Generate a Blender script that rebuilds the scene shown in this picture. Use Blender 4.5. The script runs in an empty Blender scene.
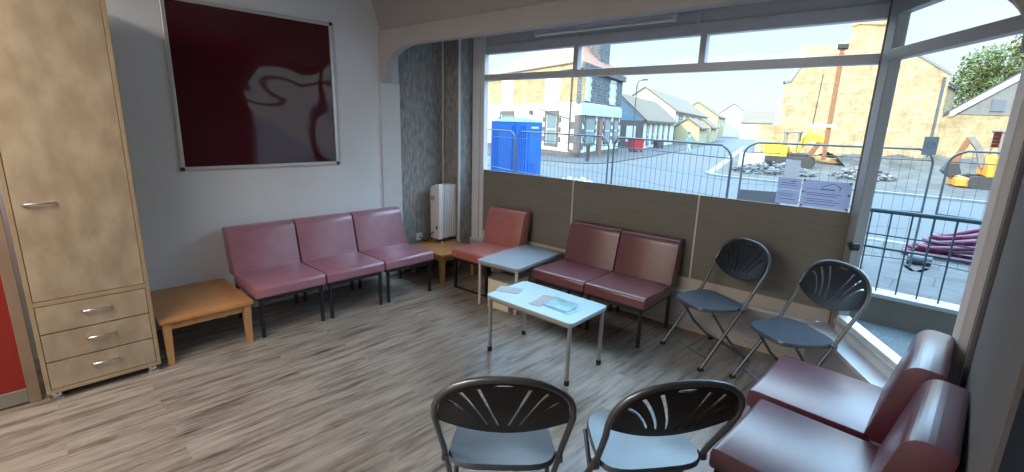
import bpy, bmesh, math, random
from mathutils import Vector, Matrix
random.seed(7)
S = bpy.context.scene
COL = S.collection
PI = math.pi

# ------------------------------------------------------------------ camera
cd = bpy.data.cameras.new('camera'); cam = bpy.data.objects.new('camera', cd); COL.objects.link(cam)
cd.sensor_fit = 'HORIZONTAL'; cd.sensor_width = 36.0; cd.lens = 36.0 * 479.1 / 1024.0
cd.clip_start = 0.02; cd.clip_end = 600
YAW, PITCH, ROLL = 0.75648, 0.23415, 0.03007
fw = Vector((-math.sin(YAW) * math.cos(PITCH), math.cos(YAW) * math.cos(PITCH), -math.sin(PITCH)))
rt = Vector((math.cos(YAW), math.sin(YAW), 0)); up = rt.cross(fw)
r2 = rt * math.cos(ROLL) + up * math.sin(ROLL); u2 = -rt * math.sin(ROLL) + up * math.cos(ROLL)
cam.matrix_world = Matrix(((r2.x, u2.x, -fw.x, 4.59425), (r2.y, u2.y, -fw.y, 0), (r2.z, u2.z, -fw.z, 1.75), (0, 0, 0, 1)))
S.camera = cam

# ------------------------------------------------------------------ exposure, sky, sun, fill lights
S.view_settings.view_transform = 'Standard'; S.view_settings.look = 'None'
S.view_settings.gamma = 1.0; S.view_settings.use_curve_mapping = False
S.view_settings.exposure = 0.12
SKY_LOW, SKY_HIGH = 1.1, 8.5
world = bpy.data.worlds.new('sky'); S.world = world; world.use_nodes = True
wn = world.node_tree.nodes; wl = world.node_tree.links; wn.clear()
wo = wn.new('ShaderNodeOutputWorld'); bg = wn.new('ShaderNodeBackground')
tc = wn.new('ShaderNodeTexCoord'); sx = wn.new('ShaderNodeSeparateXYZ'); cr = wn.new('ShaderNodeValToRGB')
wl.new(tc.outputs['Generated'], sx.inputs[0]); wl.new(sx.outputs['Z'], cr.inputs[0])
e = cr.color_ramp.elements
e[0].position = 0.0; e[0].color = (0.84, 0.95, 1.0, 1)
e[1].position = 1.0; e[1].color = (0.42, 0.68, 1.0, 1)
for p_, c_ in ((0.12, (0.78, 0.94, 1.0, 1)), (0.24, (0.70, 0.90, 1.0, 1)), (0.36, (0.42, 0.70, 1.0, 1)), (0.55, (0.40, 0.68, 1.0, 1))):
    q_ = e.new(p_); q_.color = c_
nz = wn.new('ShaderNodeTexNoise'); nz.inputs['Scale'].default_value = 3.2; nz.inputs['Detail'].default_value = 5
mp = wn.new('ShaderNodeMapping'); mp.inputs['Scale'].default_value = (1, 1, 3.2)
wl.new(tc.outputs['Generated'], mp.inputs[0]); wl.new(mp.outputs[0], nz.inputs['Vector'])
cr2 = wn.new('ShaderNodeValToRGB'); cr2.color_ramp.elements[0].position = 0.5; cr2.color_ramp.elements[1].position = 0.68
wl.new(nz.outputs['Fac'], cr2.inputs[0])
mx = wn.new('ShaderNodeMixRGB'); mx.inputs[2].default_value = (0.86, 0.94, 1.0, 1)
wl.new(cr2.outputs[0], mx.inputs[0]); wl.new(cr.outputs[0], mx.inputs[1])
mr = wn.new('ShaderNodeMapRange'); mr.inputs['From Min'].default_value = 0.24; mr.inputs['From Max'].default_value = 0.46
mr.inputs['To Min'].default_value = SKY_LOW; mr.inputs['To Max'].default_value = SKY_HIGH; mr.interpolation_type = 'SMOOTHSTEP'
wl.new(sx.outputs['Z'], mr.inputs['Value'])
wl.new(mx.outputs[0], bg.inputs['Color']); wl.new(mr.outputs['Result'], bg.inputs['Strength'])
wl.new(bg.outputs[0], wo.inputs[0])

sd = bpy.data.lights.new('sun', 'SUN'); sd.energy = 5.8; sd.angle = 0.01; sd.color = (1.0, 0.85, 0.62)
sun = bpy.data.objects.new('sun', sd); COL.objects.link(sun)
to_sun = Vector((-0.12, -0.99, math.tan(math.radians(19)))).normalized()
sun.rotation_euler = to_sun.to_track_quat('Z', 'Y').to_euler()

def ceiling_fill(x, y, sxx, syy, power, color):  # unseen area lights added under the ceiling to fill the room
    d = bpy.data.lights.new('ceiling_fill', 'AREA'); d.shape = 'RECTANGLE'; d.size = sxx; d.size_y = syy
    d.energy = power; d.color = color
    o = bpy.data.objects.new('ceiling_fill', d); COL.objects.link(o); o.location = (x, y, 2.9)
ceiling_fill(1.9, -1.1, 2.4, 1.2, 105, (1.0, 0.88, 0.74))
ceiling_fill(2.9, -0.7, 1.5, 0.3, 16, (0.90, 0.95, 1.0))

# ------------------------------------------------------------------ materials
def mat(name, color, rough=0.6, metal=0.0, vary=0.0, vscale=8.0, bump=0.0, bscale=60.0, color2=None, stretch=None, coat=0.0, spec=0.5):
    m = bpy.data.materials.new(name); m.use_nodes = True
    nt = m.node_tree; n = nt.nodes; l = nt.links; b = n['Principled BSDF']
    b.inputs['Base Color'].default_value = (*color, 1); b.inputs['Roughness'].default_value = rough
    b.inputs['Metallic'].default_value = metal; b.inputs['Coat Weight'].default_value = coat
    b.inputs['Specular IOR Level'].default_value = spec
    if vary or color2 or bump:
        t = n.new('ShaderNodeTexCoord'); mpn = n.new('ShaderNodeMapping'); l.new(t.outputs['Object'], mpn.inputs[0])
        if stretch: mpn.inputs['Scale'].default_value = stretch
    if vary or color2:
        nz = n.new('ShaderNodeTexNoise'); nz.inputs['Scale'].default_value = vscale; nz.inputs['Detail'].default_value = 6
        l.new(mpn.outputs[0], nz.inputs['Vector'])
        rp = n.new('ShaderNodeValToRGB'); rp.color_ramp.elements[0].position = 0.35; rp.color_ramp.elements[1].position = 0.68
        c2 = color2 or tuple(min(1, c * (1 + vary)) for c in color)
        c1 = color if color2 else tuple(c * (1 - vary) for c in color)
        rp.color_ramp.elements[0].color = (*c1, 1); rp.color_ramp.elements[1].color = (*c2, 1)
        l.new(nz.outputs['Fac'], rp.inputs[0]); l.new(rp.outputs[0], b.inputs['Base Color'])
    if bump:
        nb = n.new('ShaderNodeTexNoise'); nb.inputs['Scale'].default_value = bscale; nb.inputs['Detail'].default_value = 3
        l.new(mpn.outputs[0], nb.inputs['Vector'])
        bn = n.new('ShaderNodeBump'); bn.inputs['Strength'].default_value = bump; bn.inputs['Distance'].default_value = 0.01
        l.new(nb.outputs['Fac'], bn.inputs['Height']); l.new(bn.outputs[0], b.inputs['Normal'])
    return m

def brick_mat(name, c1, c2, mortar, bw, bh, rough=0.9, mort=0.012, rot=(PI / 2, 0, 0)):
    m = mat(name, c1, rough); nt = m.node_tree; n = nt.nodes; l = nt.links; b = n['Principled BSDF']
    t = n.new('ShaderNodeTexCoord'); mpn = n.new('ShaderNodeMapping'); l.new(t.outputs['Object'], mpn.inputs[0])
    mpn.inputs['Rotation'].default_value = rot
    br = n.new('ShaderNodeTexBrick'); l.new(mpn.outputs[0], br.inputs['Vector'])
    br.inputs['Color1'].default_value = (*c1, 1); br.inputs['Color2'].default_value = (*c2, 1); br.inputs['Mortar'].default_value = (*mortar, 1)
    br.inputs['Scale'].default_value = 1.0; br.inputs['Brick Width'].default_value = bw; br.inputs['Row Height'].default_value = bh
    br.inputs['Mortar Size'].default_value = mort
    nz = n.new('ShaderNodeTexNoise'); nz.inputs['Scale'].default_value = 1.6; nz.inputs['Detail'].default_value = 9; nz.inputs['Roughness'].default_value = 0.7
    l.new(t.outputs['Object'], nz.inputs['Vector'])
    mxn = n.new('ShaderNodeMixRGB'); mxn.blend_type = 'OVERLAY'; mxn.inputs[0].default_value = 0.9
    l.new(br.outputs['Color'], mxn.inputs[1]); l.new(nz.outputs['Fac'], mxn.inputs[2]); l.new(mxn.outputs[0], b.inputs['Base Color'])
    return m

def floor_mat():
    m = mat('vinyl_planks', (0.2, 0.17, 0.14), 0.34); nt = m.node_tree; n = nt.nodes; l = nt.links; b = n['Principled BSDF']
    t = n.new('ShaderNodeTexCoord'); mpn = n.new('ShaderNodeMapping'); l.new(t.outputs['Object'], mpn.inputs[0])
    mpn.inputs['Rotation'].default_value = (0, 0, PI / 2)
    br = n.new('ShaderNodeTexBrick'); l.new(mpn.outputs[0], br.inputs['Vector']); br.offset = 0.37
    br.inputs['Color1'].default_value = (0.0, 0.0, 0.0, 1); br.inputs['Color2'].default_value = (1, 1, 1, 1); br.inputs['Mortar'].default_value = (0.3, 0.3, 0.3, 1)
    br.inputs['Scale'].default_value = 1; br.inputs['Brick Width'].default_value = 1.2; br.inputs['Row Height'].default_value = 0.15
    br.inputs['Mortar Size'].default_value = 0.0015
    mg = n.new('ShaderNodeMapping'); l.new(t.outputs['Object'], mg.inputs[0]); mg.inputs['Scale'].default_value = (14, 1.5, 1)
    ad = n.new('ShaderNodeVectorMath'); ad.operation = 'ADD'; l.new(mg.outputs[0], ad.inputs[0])
    sc = n.new('ShaderNodeVectorMath'); sc.operation = 'SCALE'; sc.inputs['Scale'].default_value = 7.0
    l.new(br.outputs['Color'], sc.inputs[0]); l.new(sc.outputs[0], ad.inputs[1])
    g = n.new('ShaderNodeTexNoise'); g.inputs['Scale'].default_value = 1.6; g.inputs['Detail'].default_value = 9; g.inputs['Roughness'].default_value = 0.66
    l.new(ad.outputs[0], g.inputs['Vector'])
    rp = n.new('ShaderNodeValToRGB'); el = rp.color_ramp.elements
    el[0].position = 0.30; el[0].color = (0.05, 0.04, 0.033, 1); el[1].position = 0.70; el[1].color = (0.38, 0.33, 0.275, 1)
    q = el.new(0.42); q.color = (0.20, 0.165, 0.135, 1); q = el.new(0.55); q.color = (0.31, 0.265, 0.225, 1)
    l.new(g.outputs['Fac'], rp.inputs[0])
    mxn = n.new('ShaderNodeMixRGB'); mxn.blend_type = 'MULTIPLY'; mxn.inputs[0].default_value = 0.16
    l.new(rp.outputs[0], mxn.inputs[1]); l.new(br.outputs['Color'], mxn.inputs[2]); l.new(mxn.outputs[0], b.inputs['Base Color'])
    bn = n.new('ShaderNodeBump'); bn.inputs['Strength'].default_value = 0.12; bn.inputs['Distance'].default_value = 0.004
    l.new(g.outputs['Fac'], bn.inputs['Height']); l.new(bn.outputs[0], b.inputs['Normal'])
    return m

def glass_mat(name, tint=(0.96, 0.98, 0.97), refl=0.06):
    m = bpy.data.materials.new(name); m.use_nodes = True; nt = m.node_tree; n = nt.nodes; l = nt.links; n.clear()
    o = n.new('ShaderNodeOutputMaterial'); a = n.new('ShaderNodeBsdfTransparent'); a.inputs[0].default_value = (*tint, 1)
    g = n.new('ShaderNodeBsdfGlossy'); g.inputs['Roughness'].default_value = 0.02
    mxs = n.new('ShaderNodeMixShader'); mxs.inputs[0].default_value = refl
    l.new(a.outputs[0], mxs.inputs[1]); l.new(g.outputs[0], mxs.inputs[2]); l.new(mxs.outputs[0], o.inputs[0])
    return m

M = {}
M['floor'] = floor_mat()
M['wall'] = mat('painted_wall', (0.70, 0.73, 0.77), 0.75, vary=0.03, vscale=1.5, bump=0.15, bscale=140)
M['trimwhite'] = mat('gloss_white_trim', (0.62, 0.62, 0.63), 0.4, vary=0.02)
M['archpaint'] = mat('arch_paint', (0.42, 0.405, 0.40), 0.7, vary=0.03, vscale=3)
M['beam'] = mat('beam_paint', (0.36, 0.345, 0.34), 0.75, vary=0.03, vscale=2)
M['ceiling'] = mat('ceiling_paint', (0.62, 0.62, 0.62), 0.8, bump=0.1, bscale=80)
M['rightwall'] = mat('right_wall_shade', (0.13, 0.122, 0.122), 0.75, vary=0.04, vscale=5, bump=0.15, bscale=120)  # dark base colour holds the shade of this backlit wall
M['wallpaper'] = mat('streaked_grey_wallpaper', (0.19, 0.19, 0.19), 0.6, color2=(0.36, 0.35, 0.34), vscale=14, stretch=(2.2, 2.2, 0.7), bump=0.2, bscale=30)
M['frame'] = mat('window_frame_paint', (0.52, 0.55, 0.60), 0.3, metal=0.0, vary=0.03)
M['frame2'] = mat('grey_window_post', (0.27, 0.27, 0.28), 0.35)
M['jamb'] = mat('white_window_jamb', (0.72, 0.72, 0.74), 0.4)
M['brownpost'] = mat('bronze_window_post', (0.20, 0.16, 0.145), 0.35, metal=0.4)
M['panel'] = mat('olive_board', (0.20, 0.185, 0.15), 0.55, vary=0.06, vscale=4, stretch=(1, 1, 12))
M['seam'] = mat('cream_joint', (0.75, 0.72, 0.64), 0.5)
M['bottomrail'] = mat('cream_sill_frame', (0.56, 0.50, 0.43), 0.55, vary=0.05, vscale=4)
M['sill'] = mat('pale_sill', (0.62, 0.66, 0.68), 0.4)
M['riser'] = mat('riser_paint', (0.50, 0.49, 0.49), 0.7, vary=0.04, vscale=3)
M['glass'] = glass_mat('window_glass', refl=0.006)
M['cab'] = mat('birch_laminate', (0.31, 0.235, 0.16), 0.5, color2=(0.42, 0.33, 0.235), vscale=7, stretch=(1, 1.4, 0.8))
M['cabedge'] = mat('birch_edge', (0.36, 0.26, 0.155), 0.5, vary=0.08, vscale=10)
M['cabdark'] = mat('gap_shade', (0.06, 0.045, 0.03), 0.8)  # dark tone painted in for shade inside the cabinet gaps
M['chrome'] = mat('chrome', (0.75, 0.75, 0.76), 0.22, metal=1.0)
M['beech'] = mat('beech_veneer', (0.43, 0.185, 0.065), 0.42, color2=(0.55, 0.26, 0.10), vscale=6, stretch=(9, 0.8, 2))
M['beechleg'] = mat('beech_leg', (0.50, 0.26, 0.10), 0.45, vary=0.12, vscale=5, stretch=(6, 6, 0.8))
def vinyl(name, c): return mat(name, c, 0.33, vary=0.10, vscale=9, bump=0.08, bscale=160, spec=0.95)
M['mauve'] = vinyl('mauve_vinyl', (0.33, 0.14, 0.185))
M['red'] = vinyl('oxblood_vinyl', (0.165, 0.046, 0.052))
M['salmon'] = vinyl('warm_lit_vinyl', (0.42, 0.125, 0.10))  # salmon tint is warm light painted into the vinyl colour
M['maroon'] = vinyl('maroon_vinyl', (0.105, 0.024, 0.042))
for k_ in ('maroon', 'red', 'mauve'):
    b_ = M[k_].node_tree.nodes['Principled BSDF']; b_.inputs['Coat Weight'].default_value = 0.4 if k_ == 'maroon' else 0.25; b_.inputs['Coat Roughness'].default_value = 0.4
M['black'] = mat('black_steel', (0.012, 0.012, 0.014), 0.4)
M['plastic'] = mat('lit_seat_plastic', (0.075, 0.095, 0.125), 0.30, spec=1.0, vary=0.06, bump=0.03, bscale=200)  # window light on the seats is put into this lighter, bluer colour
M['backplastic'] = mat('unlit_back_plastic', (0.014, 0.016, 0.022), 0.35)  # chair plastic again, darkened for the unlit back panels
M['tube'] = mat('grey_steel_tube', (0.17, 0.18, 0.195), 0.33, metal=0.75)
M['rubber'] = mat('black_rubber', (0.015, 0.015, 0.015), 0.7)
M['laminate'] = mat('sky_tinted_laminate', (0.40, 0.58, 0.66), 0.33, vary=0.02)  # blue sky reflection on the tabletop is put into this colour
M['laminate2'] = mat('grey_laminate', (0.36, 0.41, 0.46), 0.33, vary=0.03)
M['tedge'] = mat('table_edge', (0.36, 0.35, 0.33), 0.5)
M['tleg'] = mat('grey_enamel_leg', (0.30, 0.30, 0.31), 0.4, metal=0.3)
M['creamleg'] = mat('cream_leg', (0.60, 0.52, 0.42), 0.5)
M['cream'] = mat('cream_card', (0.72, 0.64, 0.48), 0.7, vary=0.04)
M['creamlid'] = mat('grey_lid', (0.22, 0.22, 0.20), 0.7)
M['white'] = mat('white_enamel', (0.70, 0.70, 0.68), 0.4)
M['paper'] = mat('white_paper', (0.78, 0.80, 0.82), 0.7)
M['tealpaper'] = mat('teal_leaflet', (0.16, 0.45, 0.53), 0.5, color2=(0.38, 0.68, 0.74), vscale=12)
def thin_paper(name, c):
    m = bpy.data.materials.new(name); m.use_nodes = True; nt = m.node_tree; n = nt.nodes; l = nt.links; n.clear()
    o = n.new('ShaderNodeOutputMaterial'); a = n.new('ShaderNodeBsdfDiffuse'); a.inputs[0].default_value = (*c, 1)
    g = n.new('ShaderNodeBsdfTranslucent'); g.inputs[0].default_value = (*c, 1)
    q = n.new('ShaderNodeMixShader'); q.inputs[0].default_value = 0.45
    l.new(a.outputs[0], q.inputs[1]); l.new(g.outputs[0], q.inputs[2]); l.new(q.outputs[0], o.inputs[0]); return m
M['paper'] = thin_paper('white_paper', (0.80, 0.81, 0.83))
M['greypaper'] = mat('grey_leaflet', (0.42, 0.46, 0.50), 0.6)
M['ink'] = mat('dark_ink', (0.05, 0.06, 0.12), 0.8)
M['lilac'] = thin_paper('lilac_notice', (0.60, 0.63, 0.76))
M['alu'] = mat('aluminium_frame', (0.62, 0.62, 0.60), 0.35, metal=0.6)
M['redfelt'] = mat('red_felt', (0.25, 0.015, 0.011), 0.9, vary=0.06, vscale=60)
M['screenwood'] = mat('brown_screen_frame', (0.24, 0.17, 0.12), 0.6, vary=0.1)
M['navy'] = mat('navy_door', (0.010, 0.013, 0.024), 0.85, spec=0.2)
def board_mat():
    m = mat('maroon_board_behind_film', (0.055, 0.006, 0.012), 0.05, spec=0.5, coat=0.0); nt = m.node_tree; n = nt.nodes; l = nt.links; b = n['Principled BSDF']
    t = n.new('ShaderNodeTexCoord'); nb = n.new('ShaderNodeTexNoise'); nb.inputs['Scale'].default_value = 1.3; nb.inputs['Detail'].default_value = 1.0
    nb.inputs['Distortion'].default_value = 0.4
    l.new(t.outputs['Object'], nb.inputs['Vector'])
    bn = n.new('ShaderNodeBump'); bn.inputs['Strength'].default_value = 1.0; bn.inputs['Distance'].default_value = 0.03
    l.new(nb.outputs['Fac'], bn.inputs['Height']); l.new(bn.outputs[0], b.inputs['Normal'])
    b.inputs['IOR'].default_value = 1.5
    return m
M['board'] = board_mat()
# street
M['road'] = mat('asphalt', (0.075, 0.078, 0.08), 0.8, vary=0.08, vscale=0.5)
M['pave'] = brick_mat('paving_slabs', (0.10, 0.10, 0.10), (0.085, 0.085, 0.085), (0.05, 0.05, 0.055), 0.9, 0.6, rot=(0, 0, 0))
M['tarpave'] = mat('dark_footpath', (0.06, 0.06, 0.062), 0.9, vary=0.08, vscale=1)
M['kerb'] = mat('kerb_stone', (0.22, 0.215, 0.205), 0.85, vary=0.06)
M['mat'] = mat('blue_grey_entrance_paving', (0.06, 0.07, 0.08), 0.9, color2=(0.12, 0.14, 0.155), vscale=45)
M['conc'] = mat('concrete', (0.20, 0.18, 0.155), 0.9, vary=0.12, vscale=3)
M['coping'] = mat('pale_coping', (0.42, 0.42, 0.41), 0.7)
M['rail'] = mat('dark_teal_rail', (0.045, 0.085, 0.10), 0.5, metal=0.3)
M['galv'] = mat('galvanised_steel', (0.12, 0.14, 0.155), 0.5, metal=0.4)
M['hose'] = mat('burgundy_hose', (0.13, 0.018, 0.055), 0.45, vary=0.1)
M['bluebox'] = mat('blue_plastic', (0.008, 0.11, 0.42), 0.45, vary=0.06, vscale=2)
M['bluedark'] = mat('dark_blue_plastic', (0.01, 0.08, 0.34), 0.5)
M['sand'] = brick_mat('yellow_sandstone', (0.53, 0.38, 0.20), (0.43, 0.285, 0.145), (0.36, 0.245, 0.14), 0.55, 0.3, mort=0.02)
M['sandpub'] = brick_mat('cream_sandstone', (0.43, 0.31, 0.16), (0.37, 0.25, 0.12), (0.30, 0.21, 0.12), 0.7, 0.32, mort=0.015)
M['greybrick'] = brick_mat('grey_whinstone', (0.10, 0.10, 0.105), (0.075, 0.077, 0.082), (0.15, 0.15, 0.15), 0.45, 0.2, mort=0.02)
M['render'] = mat('white_render', (0.56, 0.545, 0.50), 0.85, vary=0.03)
M['band'] = mat('pale_fascia_board', (0.42, 0.45, 0.48), 0.7)
M['quoin'] = mat('brown_quoin_paint', (0.11, 0.09, 0.082), 0.8, vary=0.08)
M['redroof'] = mat('orange_roof_tiles', (0.24, 0.10, 0.055), 0.85, color2=(0.34, 0.17, 0.10), vscale=3, stretch=(1, 1, 4))
M['slate'] = mat('grey_slate', (0.07, 0.07, 0.074), 0.8, vary=0.12, vscale=2.5)
M['browntile'] = mat('brown_roof_tiles', (0.16, 0.115, 0.075), 0.85, vary=0.1, vscale=1.5)
M['tanroof'] = mat('tan_roof_tiles', (0.15, 0.105, 0.068), 0.85, vary=0.08, vscale=1.5)
M['pane'] = mat('dark_window_pane', (0.14, 0.19, 0.20), 0.15)
M['blind'] = mat('white_window_blind', (0.55, 0.53, 0.48), 0.7)
M['door'] = mat('brown_door', (0.26, 0.11, 0.07), 0.6)
M['bluecladding'] = mat('pale_blue_weatherboard', (0.14, 0.20, 0.25), 0.7, vary=0.15, vscale=1, stretch=(1, 1, 14))
M['yellowrender'] = mat('yellow_render', (0.40, 0.33, 0.19), 0.85)
M['yellow'] = mat('machine_yellow', (0.62, 0.36, 0.02), 0.5, vary=0.08)
M['orange'] = mat('machine_orange', (0.62, 0.26, 0.02), 0.5, vary=0.06)
M['rust'] = mat('rust_brown_mast', (0.22, 0.09, 0.035), 0.7, vary=0.15)
M['track'] = mat('track_rubber', (0.04, 0.038, 0.035), 0.9)
M['green'] = mat('green_cab', (0.12, 0.36, 0.10), 0.5)
M['redbin'] = mat('red_bin', (0.55, 0.035, 0.04), 0.5)
M['rubble'] = mat('grey_rubble', (0.09, 0.088, 0.085), 0.95, color2=(0.19, 0.185, 0.18), vscale=3)
M['earth'] = mat('dark_earth', (0.06, 0.052, 0.044), 0.95, color2=(0.12, 0.105, 0.09), vscale=1.2)
M['sheet'] = mat('white_plastic_sheet', (0.72, 0.80, 0.84), 0.4, vary=0.06)
M['signgrey'] = mat('grey_sign', (0.14, 0.14, 0.155), 0.6)
M['leaf'] = mat('leaf_green', (0.055, 0.08, 0.015), 0.7, color2=(0.14, 0.155, 0.035), vscale=1.2)
M['bark'] = mat('bark', (0.14, 0.10, 0.07), 0.9, vary=0.2)
M['skin'] = mat('skin', (0.55, 0.36, 0.28), 0.6)
M['jacket'] = mat('light_blue_jacket', (0.16, 0.52, 0.72), 0.7)
M['trousers'] = mat('pale_trousers', (0.66, 0.66, 0.66), 0.8)
M['hair'] = mat('brown_hair', (0.08, 0.05, 0.03), 0.8)
M['stickerred'] = mat('red_sticker', (0.55, 0.09, 0.08), 0.6)

# ------------------------------------------------------------------ mesh helpers
class MB:
    def __init__(s): s.bm = bmesh.new()
    def _finish(s, vs, bev=0, seg=2):
        if bev > 0:
            es = list({ed for v in vs for ed in v.link_edges})
            bmesh.ops.bevel(s.bm, geom=es, offset=bev, segments=seg, affect='EDGES', profile=0.5, clamp_overlap=True)
    def box(s, x0, x1, y0, y1, z0, z1, bev=0, seg=2, mtx=None):
        r = bmesh.ops.create_cube(s.bm, size=1.0)
        m = Matrix.Translation(((x0 + x1) / 2, (y0 + y1) / 2, (z0 + z1) / 2)) @ Matrix.Diagonal((abs(x1 - x0), abs(y1 - y0), abs(z1 - z0), 1))
        if mtx is not None: m = mtx @ m
        bmesh.ops.transform(s.bm, matrix=m, verts=r['verts'])
        s._finish(r['verts'], bev, seg); return s
    def prism(s, pts, off, bev=0, seg=2):
        """closed polygon of 3D points swept by vector off"""
        vs = [s.bm.verts.new(p) for p in pts]; f = s.bm.faces.new(vs)
        g = bmesh.ops.extrude_face_region(s.bm, geom=[f])
        nv = [x for x in g['geom'] if isinstance(x, bmesh.types.BMVert)]
        bmesh.ops.translate(s.bm, vec=off, verts=nv)
        s._finish(vs + nv, bev, seg); return s
    def tube(s, pts, r, n=10, closed=False, r_end=None):
        P = [Vector(p) for p in pts]; rings = []; N = len(P)
        prev = None
        for i in range(N):
            if closed: t = (P[(i + 1) % N] - P[i - 1])
            else: t = P[min(i + 1, N - 1)] - P[max(i - 1, 0)]
            t.normalize()
            if prev is None: a = t.orthogonal().normalized()
            else:
                a = prev - t * prev.dot(t)
                a = a.normalized() if a.length > 1e-6 else t.orthogonal().normalized()
            prev = a; b = t.cross(a)
            rr = r if r_end is None else r + (r_end - r) * i / max(1, N - 1)
            rings.append([s.bm.verts.new(P[i] + (a * math.cos(2 * PI * k / n) + b * math.sin(2 * PI * k / n)) * rr) for k in range(n)])
        rng = range(N) if closed else range(N - 1)
        for i in rng:
            A = rings[i]; B = rings[(i + 1) % N]
            for k in range(n): s.bm.faces.new((A[k], A[(k + 1) % n], B[(k + 1) % n], B[k]))
        if not closed:
            s.bm.faces.new(list(reversed(rings[0]))); s.bm.faces.new(rings[-1])
        return s
    def cyl(s, a, b, r, n=16, r2=None): return s.tube([a, b], r, n, r_end=r2)
    def lathe(s, prof, x, y, z, n=20):
        rings = [[s.bm.verts.new((x + r * math.cos(2 * PI * k / n), y + r * math.sin(2 * PI * k / n), z + h)) for k in range(n)] for r, h in prof]
        for A, B in zip(rings, rings[1:]):
            for k in range(n): s.bm.faces.new((A[k], A[(k + 1) % n], B[(k + 1) % n], B[k]))
        s.bm.faces.new(list(reversed(rings[0]))); s.bm.faces.new(rings[-1]); return s
    def faces(s, verts, faces):
        vs = [s.bm.verts.new(v) for v in verts]
        for f in faces: s.bm.faces.new([vs[i] for i in f])
        return s
    def blob(s, c, rad, sub=2, jit=0.0, seed=0):
        r = bmesh.ops.create_icosphere(s.bm, subdivisions=sub, radius=1.0)
        rn = random.Random(seed)
        for v in r['verts']:
            k = 1 + rn.uniform(-jit, jit)
            v.co = Vector((c[0] + v.co.x * rad[0] * k, c[1] + v.co.y * rad[1] * k, c[2] + v.co.z * rad[2] * k))
        return s
    def build(s, name, m, parent=None, smooth=False, loc=None, rz=None):
        bmesh.ops.recalc_face_normals(s.bm, faces=s.bm.faces)
        me = bpy.data.meshes.new(name); s.bm.to_mesh(me); s.bm.free()
        me.materials.append(M[m] if isinstance(m, str) else m)
        if smooth:
            for p in me.polygons: p.use_smooth = True
            try: me.set_sharp_from_angle(angle=math.radians(smooth if smooth is not True else 40))
            except Exception: pass
        o = bpy.data.objects.new(name, me); COL.objects.link(o)
        if parent: o.parent = parent
        if loc: o.location = loc
        if rz is not None: o.rotation_euler = (0, 0, rz)
        return o
def tag(o, label, cat, group=None, kind=None):
    if label: o['label'] = label
    if cat: o['category'] = cat
    if group: o['group'] = group
    if kind: o['kind'] = kind
    return o
def thing(name, label, cat, loc=(0, 0, 0), rz=0.0, group=None):
    o = bpy.data.objects.new(name, None); COL.objects.link(o); o.empty_display_size = 0.1
    o.location = loc; o.rotation_euler = (0, 0, rz); return tag(o, label, cat, group)
def struct(o): o['kind'] = 'structure'; return o
def lab(o, t): o['label'] = t; return o
def dup(root, loc, rz, label, group=None):
    r = root.copy(); COL.objects.link(r); r.location = loc; r.rotation_euler = (0, 0, rz); r['label'] = label
    if group: r['group'] = group
    for ch in list(root.children):
        c = ch.copy(); COL.objects.link(c); c.parent = r
        for gch in list(ch.children):
            d = gch.copy(); COL.objects.link(d); d.parent = c
    return r
def rrect(x0, x1, y0, y1, r, z, n=5):
    out = []
    for cx, cy, a0 in ((x1 - r, y1 - r, 0), (x0 + r, y1 - r, 90), (x0 + r, y0 + r, 180), (x1 - r, y0 + r, 270)):
        for k in range(n + 1):
            a = math.radians(a0 + 90 * k / n); out.append((cx + r * math.cos(a), cy + r * math.sin(a), z))
    return out
def roundpoly(pts, rads, n=5):
    """2D polygon with rounded corners"""
    out = []; N = len(pts)
    for i in range(N):
        p = Vector(pts[i]); a = Vector(pts[i - 1]); b = Vector(pts[(i + 1) % N]); r = rads[i]
        if r <= 0: out.append(tuple(p)); continue
        u = (a - p).normalized(); v = (b - p).normalized()
        A = p + u * r; B = p + v * r
        for k in range(n + 1):
            t = k / n; q = A * (1 - t) ** 2 + p * 2 * t * (1 - t) + B * t ** 2
            out.append((q.x, q.y))
    return out

# ================================================================== THE ROOM
RX = 4.75; BACK = -2.3; CEIL = 2.95
MU = Vector((4.037, 4.08, 0)); WD = Vector((0.9986, 0.0528, 0)); WNI = Vector((0.0528, -0.9986, 0))   # front window line, inward normal
RA = -1.0008; RE = Vector((math.cos(RA), math.sin(RA), 0)); RNI = Vector((RE.y, -RE.x, 0))            # splayed window
if RNI.x > 0: RNI = -RNI
def wfr(x, off=0.0): # point on the front window line at room x, moved inward by off
    s_ = (x - MU.x) / WD.x; return MU + WD * s_ + WNI * off
def wbox(mb, x0, x1, o0, o1, z0, z1, bev=0):
    a = wfr(x0, o0); b = wfr(x1, o0); d = wfr(x0, o1); c = b + (d - a)
    mb.prism([(a.x, a.y, z0), (b.x, b.y, z0), (c.x, c.y, z0), (d.x, d.y, z0)], (0, 0, z1 - z0), bev); return mb
def rbox(mb, s0, s1, o0, o1, z0, z1, bev=0):
    a = MU + RE * s0 + RNI * o0; b = MU + RE * s1 + RNI * o0; c = MU + RE * s1 + RNI * o1; d = MU + RE * s0 + RNI * o1
    mb.prism([(a.x, a.y, z0), (b.x, b.y, z0), (c.x, c.y, z0), (d.x, d.y, z0)], (0, 0, z1 - z0), bev); return mb

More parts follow.
